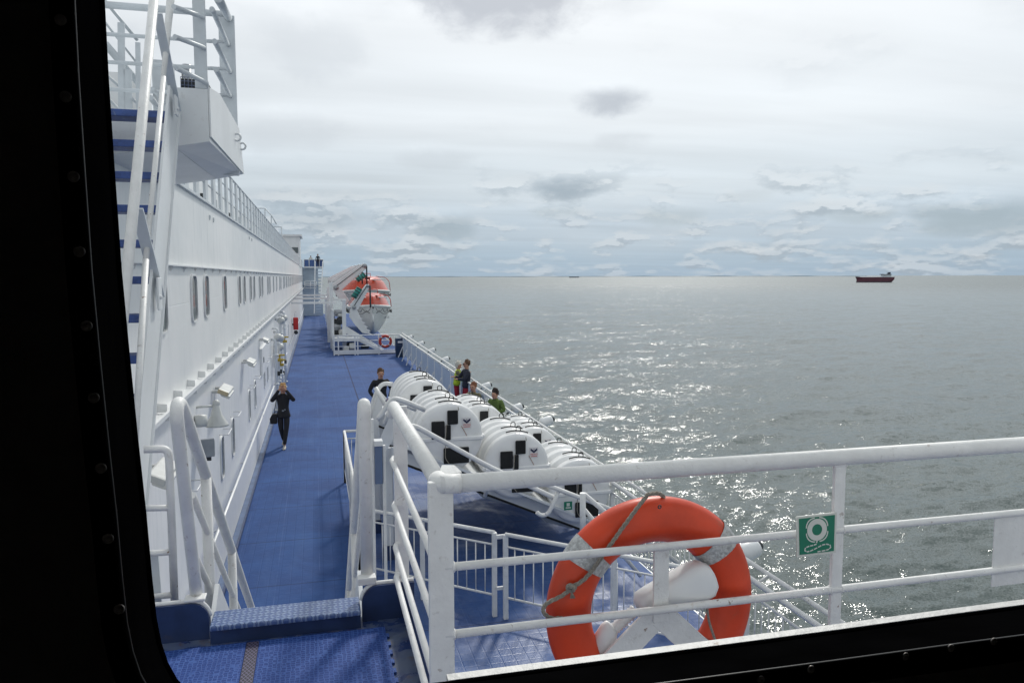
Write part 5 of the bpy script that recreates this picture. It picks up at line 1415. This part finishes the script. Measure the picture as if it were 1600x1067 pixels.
# walkway side posts along the inboard edge of the boat deck
t = thing('boat_deck_posts', 'row of white posts and rails along the walkway below the davits', 'railing', (0.95, 60, D))
for yy in (46, 48.5, 51, 54, 57, 60, 64, 68, 72, 77, 82):
    mb = MB(); mb.box2((0.80, yy, D), (0.95, yy + 0.15, -1.95)); mb.build('post', M['white'], t)
mb = MB()
for z in (-3.24, -3.6, -3.95): mb.tube([V(0.85, 45, z), V(0.85, 86, z)], 0.025, 6)
mb.tube([V(0.87, 45, -1.95), V(0.87, 86, -1.95)], 0.05, 6)
mb.build('rail', M['white'], t)
for k, yy in enumerate((48.0, 52.5, 56, 62, 67)):
    mb = MB(); mb.box((1.15, yy, -3.3 + 0.25 * (k % 2)), (0.35, 0.6, 0.5)); mb.build('equipment_locker', M['dark'], t, bevel=0.03)

# ================================================================== FAR END: cross block, stair and gallery
t = thing('aft_block', 'pale white bulkhead block closing the far end of the walkway', 'bulkhead', (0.2, 88, D))
a = at(474, 417, Y=88); b = at(491, 417, Y=88)
mb = MB(); mb.box2((WX - 1, 88, D), (b.x + 0.4, 91, a.z)); mb.build('wall', M['panel'], t)
mb = MB(); mb.box2((a.x, 87.4, a.z - 1.95), (at(506, 440, Y=88).x, 87.98, a.z - 1.85)); mb.build('gallery', M['clean'], t)
mb = MB(); mb.box2((WX, 87.9, D), (at(505, 490, Y=88).x, 87.99, D + 1.3)); mb.build('dark_recess', M['panel'], t)
t = thing('gallery_railing', 'blue sheet railing round the high gallery at the far end', 'railing', (0.2, 87, at(480, 416, Y=87).z))
a = at(475, 405, Y=87.4); b = at(505, 416, Y=87.4)
mb = MB(); mb.box2((a.x, 87.4, b.z), (at(491, 410, Y=87.4).x, 87.45, a.z)); mb.box2((at(492.5, 410, Y=87.4).x, 87.4, b.z), (b.x, 87.45, a.z)); mb.build('sheet', mat('gallery_blue', (0.06, 0.12, 0.30), 0.5), t)
mb = MB(); mb.tube([V(a.x, 87.38, a.z), V(b.x, 87.38, a.z)], 0.04, 6)
for u in (475, 483, 491.5, 499, 505): p = at(u, 410, Y=87.38); mb.tube([V(p.x, 87.38, b.z), V(p.x, 87.38, a.z)], 0.04, 6)
mb.box2((a.x, 87.3, b.z - 0.15), (b.x, 90, b.z)); mb.build('rail', M['clean'], t)
t = thing('far_stair', 'tall white ladder stair with blue treads at the far end of the walkway', 'stairs', (0.8, 84, D))
for (u0, v0, u1, v1) in ((492.5, 408, 491, 490), (504.5, 408, 501, 470)):
    mb = MB(); mb.bar(at(u0, v0, Y=86.5), at(u1, v1, Y=84), 0.10, 0.10); mb.build('stringer', M['clean'], t)
for k in range(15):
    v = 419 + k * 4.9; Yk = 86.4 - 2.4 * k / 15
    a = at(493.3, v, Y=Yk); b = at(503.5 - k * 0.2, v, Y=Yk); mb = MB(); mb.box2((a.x, Yk, a.z - 0.06), (b.x, Yk + 0.3, a.z + 0.04)); mb.build('tread', M['clean'] if k % 1 else M['panel'], t)
t = thing('mid_gallery', 'white railing of the lower gallery before the far stair', 'railing', (0.3, 85, -0.9))
mb = MB()
for v in (439, 442.5, 446, 449.5): p = at(476, v, Y=85); q_ = at(494, v, Y=85); mb.tube([p, q_], 0.035, 6)
for u in (476, 485, 494): mb.tube([at(u, 439, Y=85), at(u, 452, Y=85)], 0.035, 6)
mb.build('rail', M['clean'], t)
#@@PEOPLE
# ================================================================== PEOPLE
def skin(name, chains, m, parent, sub=2):
    """chains: list of lists of (point, radius); one skinned mesh. The first vertex of each chain may repeat a point of an earlier one."""
    vs = []; es = []; rad = []; key = {}; roots = []
    for ch in chains:
        prev = None
        for k, (p, r) in enumerate(ch):
            kk = tuple(round(c, 4) for c in p)
            if kk in key: i = key[kk]
            else:
                i = len(vs); vs.append(tuple(p)); rad.append(r); key[kk] = i
                if k == 0: roots.append(i)
            if prev is not None: es.append((prev, i))
            prev = i
    me = bpy.data.meshes.new(name); me.from_pydata(vs, es, [])
    o = bpy.data.objects.new(name, me); C.objects.link(o); o.parent = parent; o['_org'] = parent['_org']
    md = o.modifiers.new('skin', 'SKIN'); md.use_smooth_shade = True; md.branch_smoothing = 0.4
    if not me.skin_vertices: 
        pass
    sk = me.skin_vertices[0].data
    for i, r in enumerate(rad):
        rr = r if isinstance(r, tuple) else (r, r)
        sk[i].radius = rr; sk[i].use_root = i in roots
    sb = o.modifiers.new('sub', 'SUBSURF'); sb.levels = sub; sb.render_levels = sub
    dg = bpy.context.evaluated_depsgraph_get(); dg.update()
    ev = o.evaluated_get(dg); nm = bpy.data.meshes.new_from_object(ev)
    o.modifiers.clear(); o.data = nm; nm.name = name
    nm.materials.clear(); nm.materials.append(m)
    for p_ in nm.polygons: p_.use_smooth = True
    return o

def person(label, loc, face, H=1.75, coat=None, sleeves=None, trousers=None, shoes=None, hair=None, hairstyle='short', arms=None, legs=None, lean=(0, 0), group=None, coat_len=0.0, seated=False, head_turn=0.0, head_drop=0.0, scale_w=1.0, shades=False, flare=1.0):
    """face: direction (radians, 0 = +Y) the body faces. arms: [(elbow, hand), (elbow, hand)] in body coordinates x right, y front, z up, for a height of 1.75."""
    t = thing('person', label, 'person', loc, group)
    t['_org'] = (0.0, 0.0, 0.0)
    t.rotation_euler = (0, 0, face); s = H / 1.75; t.scale = (s, s, s)
    lx_, ly_ = lean
    hip = V(0, 0, 0.93) if not seated else V(0, 0, seated)
    dz = hip.z - 0.93
    ch = V(lx_ * 0.7, ly_ * 0.7, 1.28 + dz); nk = V(lx_, ly_, 1.47 + dz); hd = V(lx_ * 1.1, ly_ * 1.15 + 0.02, 1.582 + dz - head_drop)
    hip_l = [V(-0.09, 0, 0.90 + dz), V(0.09, 0, 0.90 + dz)]
    if legs is None: legs = [(V(-0.10, 0.02, 0.49), V(-0.11, -0.02, 0.08)), (V(0.10, 0.02, 0.49), V(0.11, -0.02, 0.08))]
    if arms is None: arms = [(V(-0.27, -0.02, 1.13), V(-0.27, 0.06, 0.88)), (V(0.27, -0.02, 1.13), V(0.27, 0.06, 0.88))]
    sh = [V(-0.17 * scale_w + lx_ * 0.9, ly_ * 0.9, 1.40 + dz), V(0.17 * scale_w + lx_ * 0.9, ly_ * 0.9, 1.40 + dz)]
    tw = scale_w
    body = [[(hip, (0.13 * tw, 0.095)), (V(ch.x * 0.5, ch.y * 0.5, 1.08 + dz), (0.115 * tw, 0.085)), (ch, (0.14 * tw, 0.10)), (nk - V(0, 0, 0.05), (0.085, 0.07)), (nk + V(0, 0, 0.02), 0.066), (hd - V(0, 0.0, 0.06), (0.068, 0.082)), (hd + V(0, -0.01, 0.02), (0.092, 0.112)), (hd + V(0, -0.015, 0.085), (0.075, 0.092))]]
    for i in (0, 1):
        e, h = arms[i]
        body.append([(ch, (0.14 * tw, 0.10)), (sh[i], 0.055), (e, 0.04), (h, 0.026)])
        kn, an = legs[i]
        body.append([(hip, (0.13 * tw, 0.095)), (hip_l[i] + V(0, 0, -0.05), 0.085), (kn, 0.056), (an, 0.040)])
        # hand: palm and five fingers of unequal length, as short chains rooted inside the palm
        d = (h - e).normalized(); side = V(1, 0, 0) if abs(d.x) < 0.8 else V(0, 0, 1)
        side = (side - d * side.dot(d)).normalized(); nn = d.cross(side)
        pc = h + d * 0.05
        body.append([(h, 0.026), (pc, (0.036, 0.017))])
        for q, (o_, l_) in enumerate(((-0.028, 0.060), (-0.010, 0.072), (0.010, 0.070), (0.026, 0.055))):
            b0 = pc + side * o_ + d * 0.012
            body.append([(b0, 0.009), (b0 + d * l_ * 0.5 + nn * 0.010, 0.0085), (b0 + d * l_ * 0.85 + nn * 0.032, 0.007)])
        sg_ = 1 if i == 0 else -1
        b0 = pc + side * 0.024 * sg_ - d * 0.02; body.append([(b0, 0.011), (b0 + side * 0.03 * sg_ + d * 0.03, 0.010), (b0 + side * 0.036 * sg_ + d * 0.06 + nn * 0.01, 0.0085)])
    def slim(ch, k0, k1, f):
        return [(p, tuple(q * f for q in r) if isinstance(r, tuple) else r * f) if k0 <= i < k1 else (p, r) for i, (p, r) in enumerate(ch)]
    body = [slim(b_, 0, 4, 0.72) if i == 0 else (slim(b_, 0, 3, 0.72) if len(b_) == 4 and b_[0][0] in (ch, hip) else b_) for i, b_ in enumerate(body)]
    skin('body', body, M['skin'], t)
    # face
    R_ = Matrix.Rotation(head_turn, 4, 'Z')
    def hp(x, y, z): return hd + R_ @ V(x, y, z)
    mb = MB()
    for sx_ in (-1, 1): mb.sphere(hp(sx_ * 0.032, 0.083, 0.03), 0.011, 8, 6)
    mb.build('eyes', M['dark'], t)
    mb = MB(); mb.sphere(hp(0, 0.098, 0.0), 0.014, 8, 6, (0.8, 1, 1.6)); 
    for sx_ in (-1, 1): mb.sphere(hp(sx_ * 0.082, -0.005, 0.005), 0.024, 8, 6, (0.4, 0.8, 1.2))
    mb.build('nose_and_ears', M['skin'], t)
    mb = MB(); mb.sphere(hp(0, 0.080, -0.045), 0.02, 8, 6, (1.2, 0.5, 0.35)); mb.build('mouth', M['clred'], t)
    if shades:
        mb = MB()
        for sx_ in (-1, 1): mb.sphere(hp(sx_ * 0.034, 0.088, 0.028), 0.026, 10, 6, (1.1, 0.5, 0.8))
        mb.tube([hp(-0.085, 0.0, 0.035), hp(-0.06, 0.085, 0.03), hp(0.06, 0.085, 0.03), hp(0.085, 0.0, 0.035)], 0.004, 5); mb.build('sunglasses', M['dark'], t)
    # hair
    mb = MB()
    hr_ = 0.104
    def hs(cx_, cy_, cz_, r, sc): mb.sphere(hp(cx_, cy_, cz_), r, 16, 10, sc)
    hs(0, -0.036, 0.048, hr_, (0.93, 0.95, 0.90))
    rnd = random.Random(hash(label) & 0xffff if False else len(label))
    for q in range(14):
        a = rnd.uniform(0, 2 * PI); e_ = rnd.uniform(0.1, 1.3)
        hs(0.070 * math.cos(a) * math.cos(e_), -0.032 + 0.078 * math.sin(a) * math.cos(e_) * (1 if math.sin(a) < 0 else 0.6), 0.085 + 0.06 * math.sin(e_), 0.024 + rnd.uniform(0, 0.012), (1, 1, 1))
    if hairstyle in ('bob', 'long'):
        hs(0, -0.06, -0.01, 0.088, (1.02, 0.75, 1.0 if hairstyle == 'bob' else 1.5))
    if hairstyle == 'bun':
        hs(0, -0.10, 0.08, 0.06, (1, 1, 1)); hs(0.03, -0.05, 0.15, 0.05, (1.2, 1, 1)); hs(-0.03, -0.03, 0.15, 0.045, (1.2, 1, 1))
    mb.build('hair', hair, t)
    g = 0.028
    jl = 0.90 - coat_len
    torso = [[(V(0, 0, jl + dz), ((0.160 * tw + g) * flare, (0.115 + g) * flare)), (V(0, 0, jl + 0.12 + dz), ((0.145 * tw + g) * (1 + (flare - 1) * 0.5), (0.10 + g) * (1 + (flare - 1) * 0.5))), (V(ch.x * 0.5, ch.y * 0.5, 1.08 + dz), (0.12 * tw + g, 0.09 + g)), (ch, (0.145 * tw + g, 0.105 + g)), (nk - V(0, 0, 0.06), (0.10, 0.08)), (nk + V(0, 0, 0.01), 0.078)]]
    arms_c = []
    for i in (0, 1):
        e, h = arms[i]; d = (h - e)
        arms_c.append([(ch, (0.145 * tw + g, 0.105 + g)), (sh[i], 0.072), (e, 0.056), (h - d.normalized() * 0.02, 0.043)])
    if sleeves is None or sleeves is coat: skin('coat', torso + arms_c, coat, t)
    else:
        skin('vest', torso, coat, t)
        for i in (0, 1): skin('sleeve', [[(sh[i] * 0.8 + ch * 0.2, 0.075)] + arms_c[i][1:]], sleeves, t)
    tr = [[(hip + V(0, 0, 0.12), (0.125 * tw, 0.095)), (hip, (0.145 * tw, 0.11))]]
    for i in (0, 1):
        kn, an = legs[i]; tr.append([(hip, (0.145 * tw, 0.11)), (hip_l[i] + V(0, 0, -0.05), 0.098), (kn, 0.068), (an + V(0, 0, 0.02), 0.050)])
    skin('trousers', tr, trousers, t)
    for i in (0, 1):
        an = legs[i][1]; mb = MB(); c = V(an.x, an.y, an.z - 0.08 + 0.0)
        rg = []
        for yy_, w_, h_ in ((-0.07, 0.028, 0.06), (-0.05, 0.038, 0.085), (0.0, 0.042, 0.085), (0.08, 0.045, 0.06), (0.15, 0.042, 0.045), (0.19, 0.025, 0.03)):
            rg.append([c + V(w_ * math.cos(a), yy_, max(0.0, h_ * (0.5 + 0.5 * math.sin(a)))) for a in [2 * PI * k / 12 for k in range(12)]])
        mb.loft(rg); mb.build('shoe', shoes or M['dark'], t)
    return t

# woman walking with both hands at her eyes
pw = at(444, 698, Z=D)
wm = person('woman in black walking along the blue walkway, both hands raised to her eyes', (pw.x, pw.y, D), PI - 0.05, 1.66, M['clblack'], None, M['clblack'], M['shoe'], M['hairblond'], 'bob',
       arms=[(V(-0.30, 0.12, 1.27), V(-0.07, 0.16, 1.60)), (V(0.30, 0.12, 1.27), V(0.07, 0.16, 1.60))],
       legs=[(V(-0.07, 0.10, 0.50), V(-0.02, 0.20, 0.08)), (V(0.07, 0.02, 0.49), V(0.03, -0.20, 0.13))], coat_len=0.12, scale_w=0.95, flare=1.28)
mb = MB(); mb.box((0.0, 0.155, 1.02), (0.05, 0.02, 0.035)); mb.box((-0.05, 0.15, 1.045), (0.035, 0.02, 0.025)); bk_ = mb.build('belt_buckle', M['metal'], wm)
wm['_org'] = (0.0, 0.0, 0.0)
mb = MB(); mb.loft([[V(x_, y_, z_) for x_, y_ in ((0.26 + w_, -0.09), (0.26 + w_, 0.09), (0.17, 0.09), (0.17, -0.09))] for z_, w_ in ((0.66, 0.08), (0.80, 0.09), (0.92, 0.03))], True, True, False)
mb.tube(smooth_path([V(0.24, 0, 0.90), V(0.20, -0.02, 1.20), V(0.12, -0.05, 1.46)], 0.1), 0.010, 6)
hb_ = mb.build('shoulder_bag', M['clblack'], None, bevel=0.02)
hb_.location = Vector((pw.x, pw.y, D)) + Matrix.Rotation(PI - 0.05, 4, 'Z') @ (Vector(hb_['_org']) * (1.66 / 1.75)); hb_.rotation_euler = (0, 0, PI - 0.05); hb_.scale = (0.949,) * 3
tag(hb_, 'black shoulder bag hanging at the walking woman\'s hip', 'bag')
# man in dark jacket by the racks
p = at(594, 575, Z=D + 1.79)
person('brown haired man in dark jacket standing beside the highest raft canisters', (p.x, p.y, D), PI + 0.35, 1.80, M['clblack'], None, M['cldark'], M['dark'], M['hairb'], 'short', arms=[(V(-0.33, 0.0, 1.14), V(-0.20, 0.10, 0.93)), (V(0.33, 0.0, 1.14), V(0.20, 0.10, 0.93))], scale_w=1.12, head_turn=-0.3)
# hugging couple
p = at(713, 564, Z=D + 1.66)
person('white haired person in lime green vest and red trousers embracing the taller man', (p.x, p.y, D), -PI / 2 - 0.25, 1.68, M['cllime'], M['clkhaki'], M['clred'], M['dark'], M['hairwhite'], 'bob', arms=[(V(-0.24, 0.16, 1.22), V(-0.12, 0.36, 1.33)), (V(0.24, 0.16, 1.22), V(0.12, 0.36, 1.30))], lean=(0, 0.05), scale_w=1.3)
p2 = at(728, 562, Z=D + 1.78)
person('tall man in dark navy jacket and sunglasses embracing the person in lime green', (p2.x, p2.y, D), PI / 2 + 0.1, 1.80, M['cldark'], None, M['clred'], M['dark'], M['hairb'], 'short', arms=[(V(-0.26, 0.14, 1.17), V(-0.14, 0.33, 1.18)), (V(0.26, 0.14, 1.17), V(0.14, 0.33, 1.22))], lean=(0, -0.02), coat_len=0.04, scale_w=1.2, shades=True)
# crouching man and woman in green by the outer rail
p = at(741, 598, Z=D + 1.36)
person('reddish haired man sitting low behind the canisters beside the outer rail', (p.x, p.y, D), PI / 2 + 0.9, 1.76, M['clkhaki'], None, M['cldark'], M['dark'], M['hairred'], 'short', seated=0.58, arms=[(V(-0.26, 0.12, 0.86), V(-0.12, 0.33, 0.80)), (V(0.26, 0.12, 0.86), V(0.12, 0.33, 0.80))], legs=[(V(-0.14, 0.40, 0.50), V(-0.14, 0.38, 0.08)), (V(0.14, 0.40, 0.50), V(0.14, 0.38, 0.08))], lean=(0, 0.06))
p = at(777, 611, Z=D + 1.52)
person('dark curly haired woman in olive green fleece looking down beside the outer rail', (p.x, p.y, D), PI / 2 + 0.75, 1.62, M['clgreen'], None, M['cldark'], M['dark'], M['haird'], 'bun', arms=[(V(-0.27, 0.08, 1.15), V(-0.10, 0.28, 1.12)), (V(0.27, 0.08, 1.15), V(0.10, 0.28, 1.10))], lean=(0, 0.10), head_drop=0.03)
# two people on the far gallery
zb_ = at(480, 416, Y=88).z
p = at(485.5, 399, Y=88.0)
person('far away person in cream jacket leaning on the blue gallery rail', (p.x, 88.0, zb_), PI, 1.75 * (p.z - zb_) / 1.75, M['clcream'], None, M['clcream'], M['dark'], M['haird'], 'short', scale_w=1.2)
p = at(496.5, 397, Y=87.1)
person('far away person in dark clothes standing at the head of the far stair', (p.x, 87.1, zb_), PI, (p.z - zb_) + 0.05, M['cldark'], None, M['cldark'], M['dark'], M['haird'], 'short')
for o in C.objects:
    if o.name.startswith('person') and not o.parent: pass

# red life vest / bag near the couple
# ================================================================== SHIPS ON THE SEA
def ship(name, label, u0, u1, vw, tanker):
    a = at(u0, vw, Z=SEA); b = at(u1, vw, Z=SEA); m = (a + b) / 2; Ls = (b - a).length; ax = (b - a).normalized(); ax.z = 0; pr = V(-ax.y, ax.x, 0)
    t = thing(name, label, 'ship', (m.x, m.y, SEA)); W_ = Ls * 0.16
    def q_(s, w, z): return a + ax * (s * Ls) + pr * (w * W_ / 2) + V(0, 0, z)
    h = Ls * 0.135 if tanker else Ls * 0.07
    def row(z, s0, s1, sheer=0.0):
        S_ = [(s0, 0.0), (s0 + 0.05, 0.6), (s0 + 0.13, 1.0), (0.5, 1.0), (s1 - 0.1, 1.0), (s1, 0.7)]
        return [q_(s, w, z + (sheer if s < 0.12 else 0)) for s, w in S_] + [q_(s, -w, z + (sheer if s < 0.12 else 0)) for s, w in S_[::-1][:-1]]
    mb = MB(); mb.loft([row(0.12 * h, 0.03, 0.93), row(0.55 * h, 0.035, 0.99), row(h, 0.0, 1.0, 0.08 * h)], True, True, False); mb.build('hull', M['tankred'] if tanker else M['tankdark'], t)
    mb = MB(); mb.loft([row(-1, 0.02, 0.92), row(0.12 * h, 0.03, 0.93)], True, True, False); mb.build('waterline', M['tankdark'], t)
    if tanker:
        mb = MB()
        mb._add([q_(0.70, w, z) for w in (-0.9, 0.9) for z in (h, h * 1.6)] + [q_(0.90, w, z) for w in (-0.9, 0.9) for z in (h, h * 1.6)], [(0, 1, 3, 2), (4, 6, 7, 5), (0, 4, 5, 1), (2, 3, 7, 6), (1, 5, 7, 3)])
        mb._add([q_(0.70, w, z) for w in (-1.2, 1.2) for z in (h * 1.45, h * 1.62)] + [q_(0.76, w, z) for w in (-1.2, 1.2) for z in (h * 1.45, h * 1.62)], [(0, 1, 3, 2), (4, 6, 7, 5), (0, 4, 5, 1), (2, 3, 7, 6), (1, 5, 7, 3)])
        mb.build('accommodation', M['tankwhite'], t)
        mb = MB()
        mb._add([q_(0.665, w, z) for w in (-1, 1) for z in (h * 1.48, h * 1.58)] + [q_(0.91, w, z) for w in (-1, 1) for z in (h * 1.48, h * 1.58)], [(0, 1, 3, 2), (4, 6, 7, 5), (0, 4, 5, 1), (2, 3, 7, 6), (1, 5, 7, 3)]); mb.build('bridge_windows', M['tankdark'], t)
        mb = MB(); mb.loft([[q_(s + dx, w, z) for s, w in ((0.84, -0.3), (0.84, 0.3), (0.90, 0.3), (0.90, -0.3))] for z, dx in ((h * 1.6, 0), (h * 1.95, 0.012))], True, True, False); mb.build('funnel', M['tankdark'], t)
        mb = MB(); mb.tube([q_(0.82, 0, h * 1.6), q_(0.82, 0, h * 2.15)], 0.9, 6); mb.tube([q_(0.07, 0, h), q_(0.07, 0, h * 1.35)], 0.7, 6); mb.tube([q_(0.5, 0, h), q_(0.5, 0, h * 1.35)], 0.8, 6)
        mb.build('mast', M['tankwhite'], t)
        mb = MB(); mb.loft([[p_ + V(0, 0, dz_) for p_ in row(h, 0.0, 1.0, 0.08 * h)] for dz_ in (0.0, h * 0.07)], True, True, False); mb.build('deck_rail', M['tankwhite'], t)
        mb = MB()
        for k in range(14): c = q_(0.13 + 0.04 * k, 0.2 * (-1) ** k, h + 0.6); mb.box(c, (4.5, 4.5, 1.8 + (k % 3)))
        mb.tube([q_(0.12, 0, h * 1.08), q_(0.69, 0, h * 1.08)], 0.7, 6); mb.build('deck_pipes', M['tankwhite'], t)
    else:
        mb = MB(); mb._add([q_(0.80, w, z) for w in (-0.8, 0.8) for z in (h, h * 2.1)] + [q_(0.93, w, z) for w in (-0.8, 0.8) for z in (h, h * 2.1)], [(0, 1, 3, 2), (4, 6, 7, 5), (0, 4, 5, 1), (2, 3, 7, 6), (1, 5, 7, 3)]); mb.build('wheelhouse', M['tankwhite'], t)
        mb = MB(); mb.tube([q_(0.06, 0, h), q_(0.06, 0, h * 1.8)], 0.5, 6); mb.build('mast', M['tankdark'], t)
ship('tanker', 'dark red tanker with white bridge and black funnel on the open sea', 1336, 1396, 442.3, True)
ship('cargo_ship', 'tiny low dark cargo ship on the horizon', 889, 905, 434.0, False)
#@@WINDOW
# ================================================================== WINDOW OF THE ROOM WHERE THE CAMERA STANDS
YI = 0.50    # inner face of the cabin wall
PXO = [(158, -60), (160, 0), (166, 120), (175, 260), (186, 420), (199, 560), (212, 690), (224, 800), (233, 900), (240, 965), (248, 1005), (258, 1035), (273, 1062), (298, 1088), (330, 1102), (380, 1106), (450, 1098), (560, 1084),
       (700, 1066), (900, 1040), (1100, 1014), (1300, 988), (1500, 961), (1600, 948), (1900, 909), (1985, 880), (2010, 830), (2010, 400), (1985, -260), (1940, -330), (1850, -350), (400, -480), (220, -480), (165, -440), (150, -370), (152, -200)]
YO = YI + 0.09
def outline(Yw, grow=0.0):
    """the opening, widened by grow (in the units of the drawing above), in the plane Yw"""
    n = len(PXO); out = []
    for i in range(n):
        a = Vector(PXO[i - 1]); b = Vector(PXO[(i + 1) % n]); d = (b - a).normalized()
        out.append(Vector(PXO[i]) + Vector((-d.y, d.x)) * grow)
    return [at(u, v, Y=Yw) for u, v in out]
wl = thing('cabin_window', 'dark window surround of the room from which the ship is seen, with black rubber gasket and screws', 'window', (0.2, YI, PF))
inner = outline(YI, 44)
mid = outline(YO, 0)
mb = MB(); mb.loft([inner + [inner[0]], mid + [mid[0]]], False, False, False); mb.build('reveal', M['rubber'], wl)
# flange with screws
fo = outline(YI, 80); DY = V(0, 0.004, 0)
mb = MB(); mb.loft([[p - DY for p in inner + [inner[0]]], [p - DY for p in fo + [fo[0]]]], False, False, False)
mb.loft([[p - DY for p in fo + [fo[0]]], fo + [fo[0]]], False, False, False); mb.build('flange', M['rubber'], wl)
mb = MB(); mb.tube(outline(YI - 0.004, 46), 0.0016, 8, closed=True); mb.build('gasket_bead', M['beadrub'], wl)
mb = MB(); mb.tube(outline(YO - 0.006, 3), 0.003, 8, closed=True); mb.build('gasket_bead', M['rubber'], wl)
# pane
mb = MB(); mb._add(outline(YO - 0.012, 8), [tuple(range(len(inner)))]); pane = mb.build('pane', M['pane'], wl, fix=False)
# outer sill strip in daylight
so = mid[18:26]
mb = MB(); mb.loft([[V(p.x, YO + 0.002, p.z + 0.001) for p in so], [V(p.x, YO + 0.011, p.z + 0.0015) for p in so], [V(p.x, YO + 0.012, p.z - 0.03) for p in so]], False, False, False); mb.build('outer_sill', M['pipe'], wl)
# screws
for u, v in ((95, 30), (103, 150), (115, 275), (124, 392), (135, 508), (146, 620), (157, 730), (168, 840), (185, 950), (1188, 1062), (1266, 1046), (1414, 1026), (1485, 1013), (1552, 1003), (1618, 992)):
    c = at(u, v, Y=YI - 0.006); mb = MB(); mb.torus(c, 0.0026, 0.0007, (0, 1, 0), 16, 6); mb.lathe([(0.0, -0.0006), (0.0022, -0.0005), (0.003, 0.001)], c, (0, 1, 0), 12)
    mb.box(c + V(0, -0.0008, 0), (0.0032, 0.0006, 0.0008)); mb.build('screw', M['screw'], wl)
# cabin wall and the closed dark room round the camera
rm = thing('cabin_room', 'dark inner walls of the room behind the window', 'room', (0, -1.5, PF))
outer_l = []
n = len(inner)
X0, X1, Z0, Z1 = -2.4, 3.2, PF - 0.2, 1.1
cc_ = V(0.4, YI, 0.0)
gw = outline(YI, 78)
far_ = []
for p in gw:
    d = p - cc_
    k = min((X1 - cc_.x) / d.x if d.x > 1e-6 else 1e9, (X0 - cc_.x) / d.x if d.x < -1e-6 else 1e9, (Z1 - cc_.z) / d.z if d.z > 1e-6 else 1e9, (Z0 - cc_.z) / d.z if d.z < -1e-6 else 1e9)
    far_.append(cc_ + d * k)
mb = MB(); mb.loft([gw + [gw[0]], far_ + [far_[0]]], False, False, False)
mb.build('window_wall', M['cabin'], rm)
def corner(x, z): return [V(x, YI, z), V(x, YI + 0.088, z)]
mb = MB()
mb.box2((X0 - 0.1, -3.6, PF - 0.3), (X1 + 0.1, YI + 0.05, PF - 0.16)); mb.build('floor', M['cabin_in'], rm)
mb = MB(); mb.box2((X0 - 0.5, -3.6, Z1 - 0.12), (X1 + 0.1, YI + 0.05, Z1 + 0.1)); mb.build('ceiling', M['cabin_in'], rm)
for lo, hi in (((X0 - 0.1, -3.6, Z0), (X0 + 0.06, YI + 0.05, Z1)), ((X1 - 0.06, -3.6, Z0), (X1 + 0.1, YI + 0.05, Z1)), ((X0, -3.6, Z0), (X1, -3.5, Z1))):
    mb = MB(); mb.box2(lo, hi); mb.build('wall', M['cabin_in'], rm)
# white outer face of the deckhouse round the window, facing the deck
ob = thing('front_bulkhead', 'white outer bulkhead round the window, facing the open deck', 'bulkhead', (0, YO, D))
fr = []
for p in outline(YO + 0.001, 1):
    d = p - V(0.4, YO + 0.001, 0); BX0, BX1, BZ0, BZ1 = -7.0, RX + 0.15, D, 6.0
    k = min((BX1 - 0.4) / d.x if d.x > 1e-6 else 1e9, (BX0 - 0.4) / d.x if d.x < -1e-6 else 1e9, BZ1 / d.z if d.z > 1e-6 else 1e9, BZ0 / d.z if d.z < -1e-6 else 1e9)
    fr.append(V(0.4, YO + 0.001, 0) + d * k)
# corners of the sheet
def with_corners(inner_, outer_):
    i2 = []; o2 = []; n = len(inner_)
    for i in range(n):
        i2.append(inner_[i]); o2.append(outer_[i])
        a, b = outer_[i], outer_[(i + 1) % n]
        if abs(a.x - b.x) > 0.01 and abs(a.z - b.z) > 0.01:
            i2.append((inner_[i] + inner_[(i + 1) % n]) / 2)
            cx_ = a.x if abs(abs(a.x - 0.4) - 0.4 - 0) > 0 and (abs(a.x - BX0) < 0.01 or abs(a.x - BX1) < 0.01) else b.x
            cz_ = a.z if (abs(a.z - BZ0) < 0.01 or abs(a.z - BZ1) < 0.01) else b.z
            o2.append(V(cx_, a.y, cz_))
    return i2, o2
i2, o2 = with_corners(outline(YO + 0.001, 1), fr)
mb = MB(); mb.loft([i2 + [i2[0]], o2 + [o2[0]]], False, False, False); mb.build('outer_plating', M['white'], ob)
for o in list(C.objects):
    if '_org' in o: del o['_org']
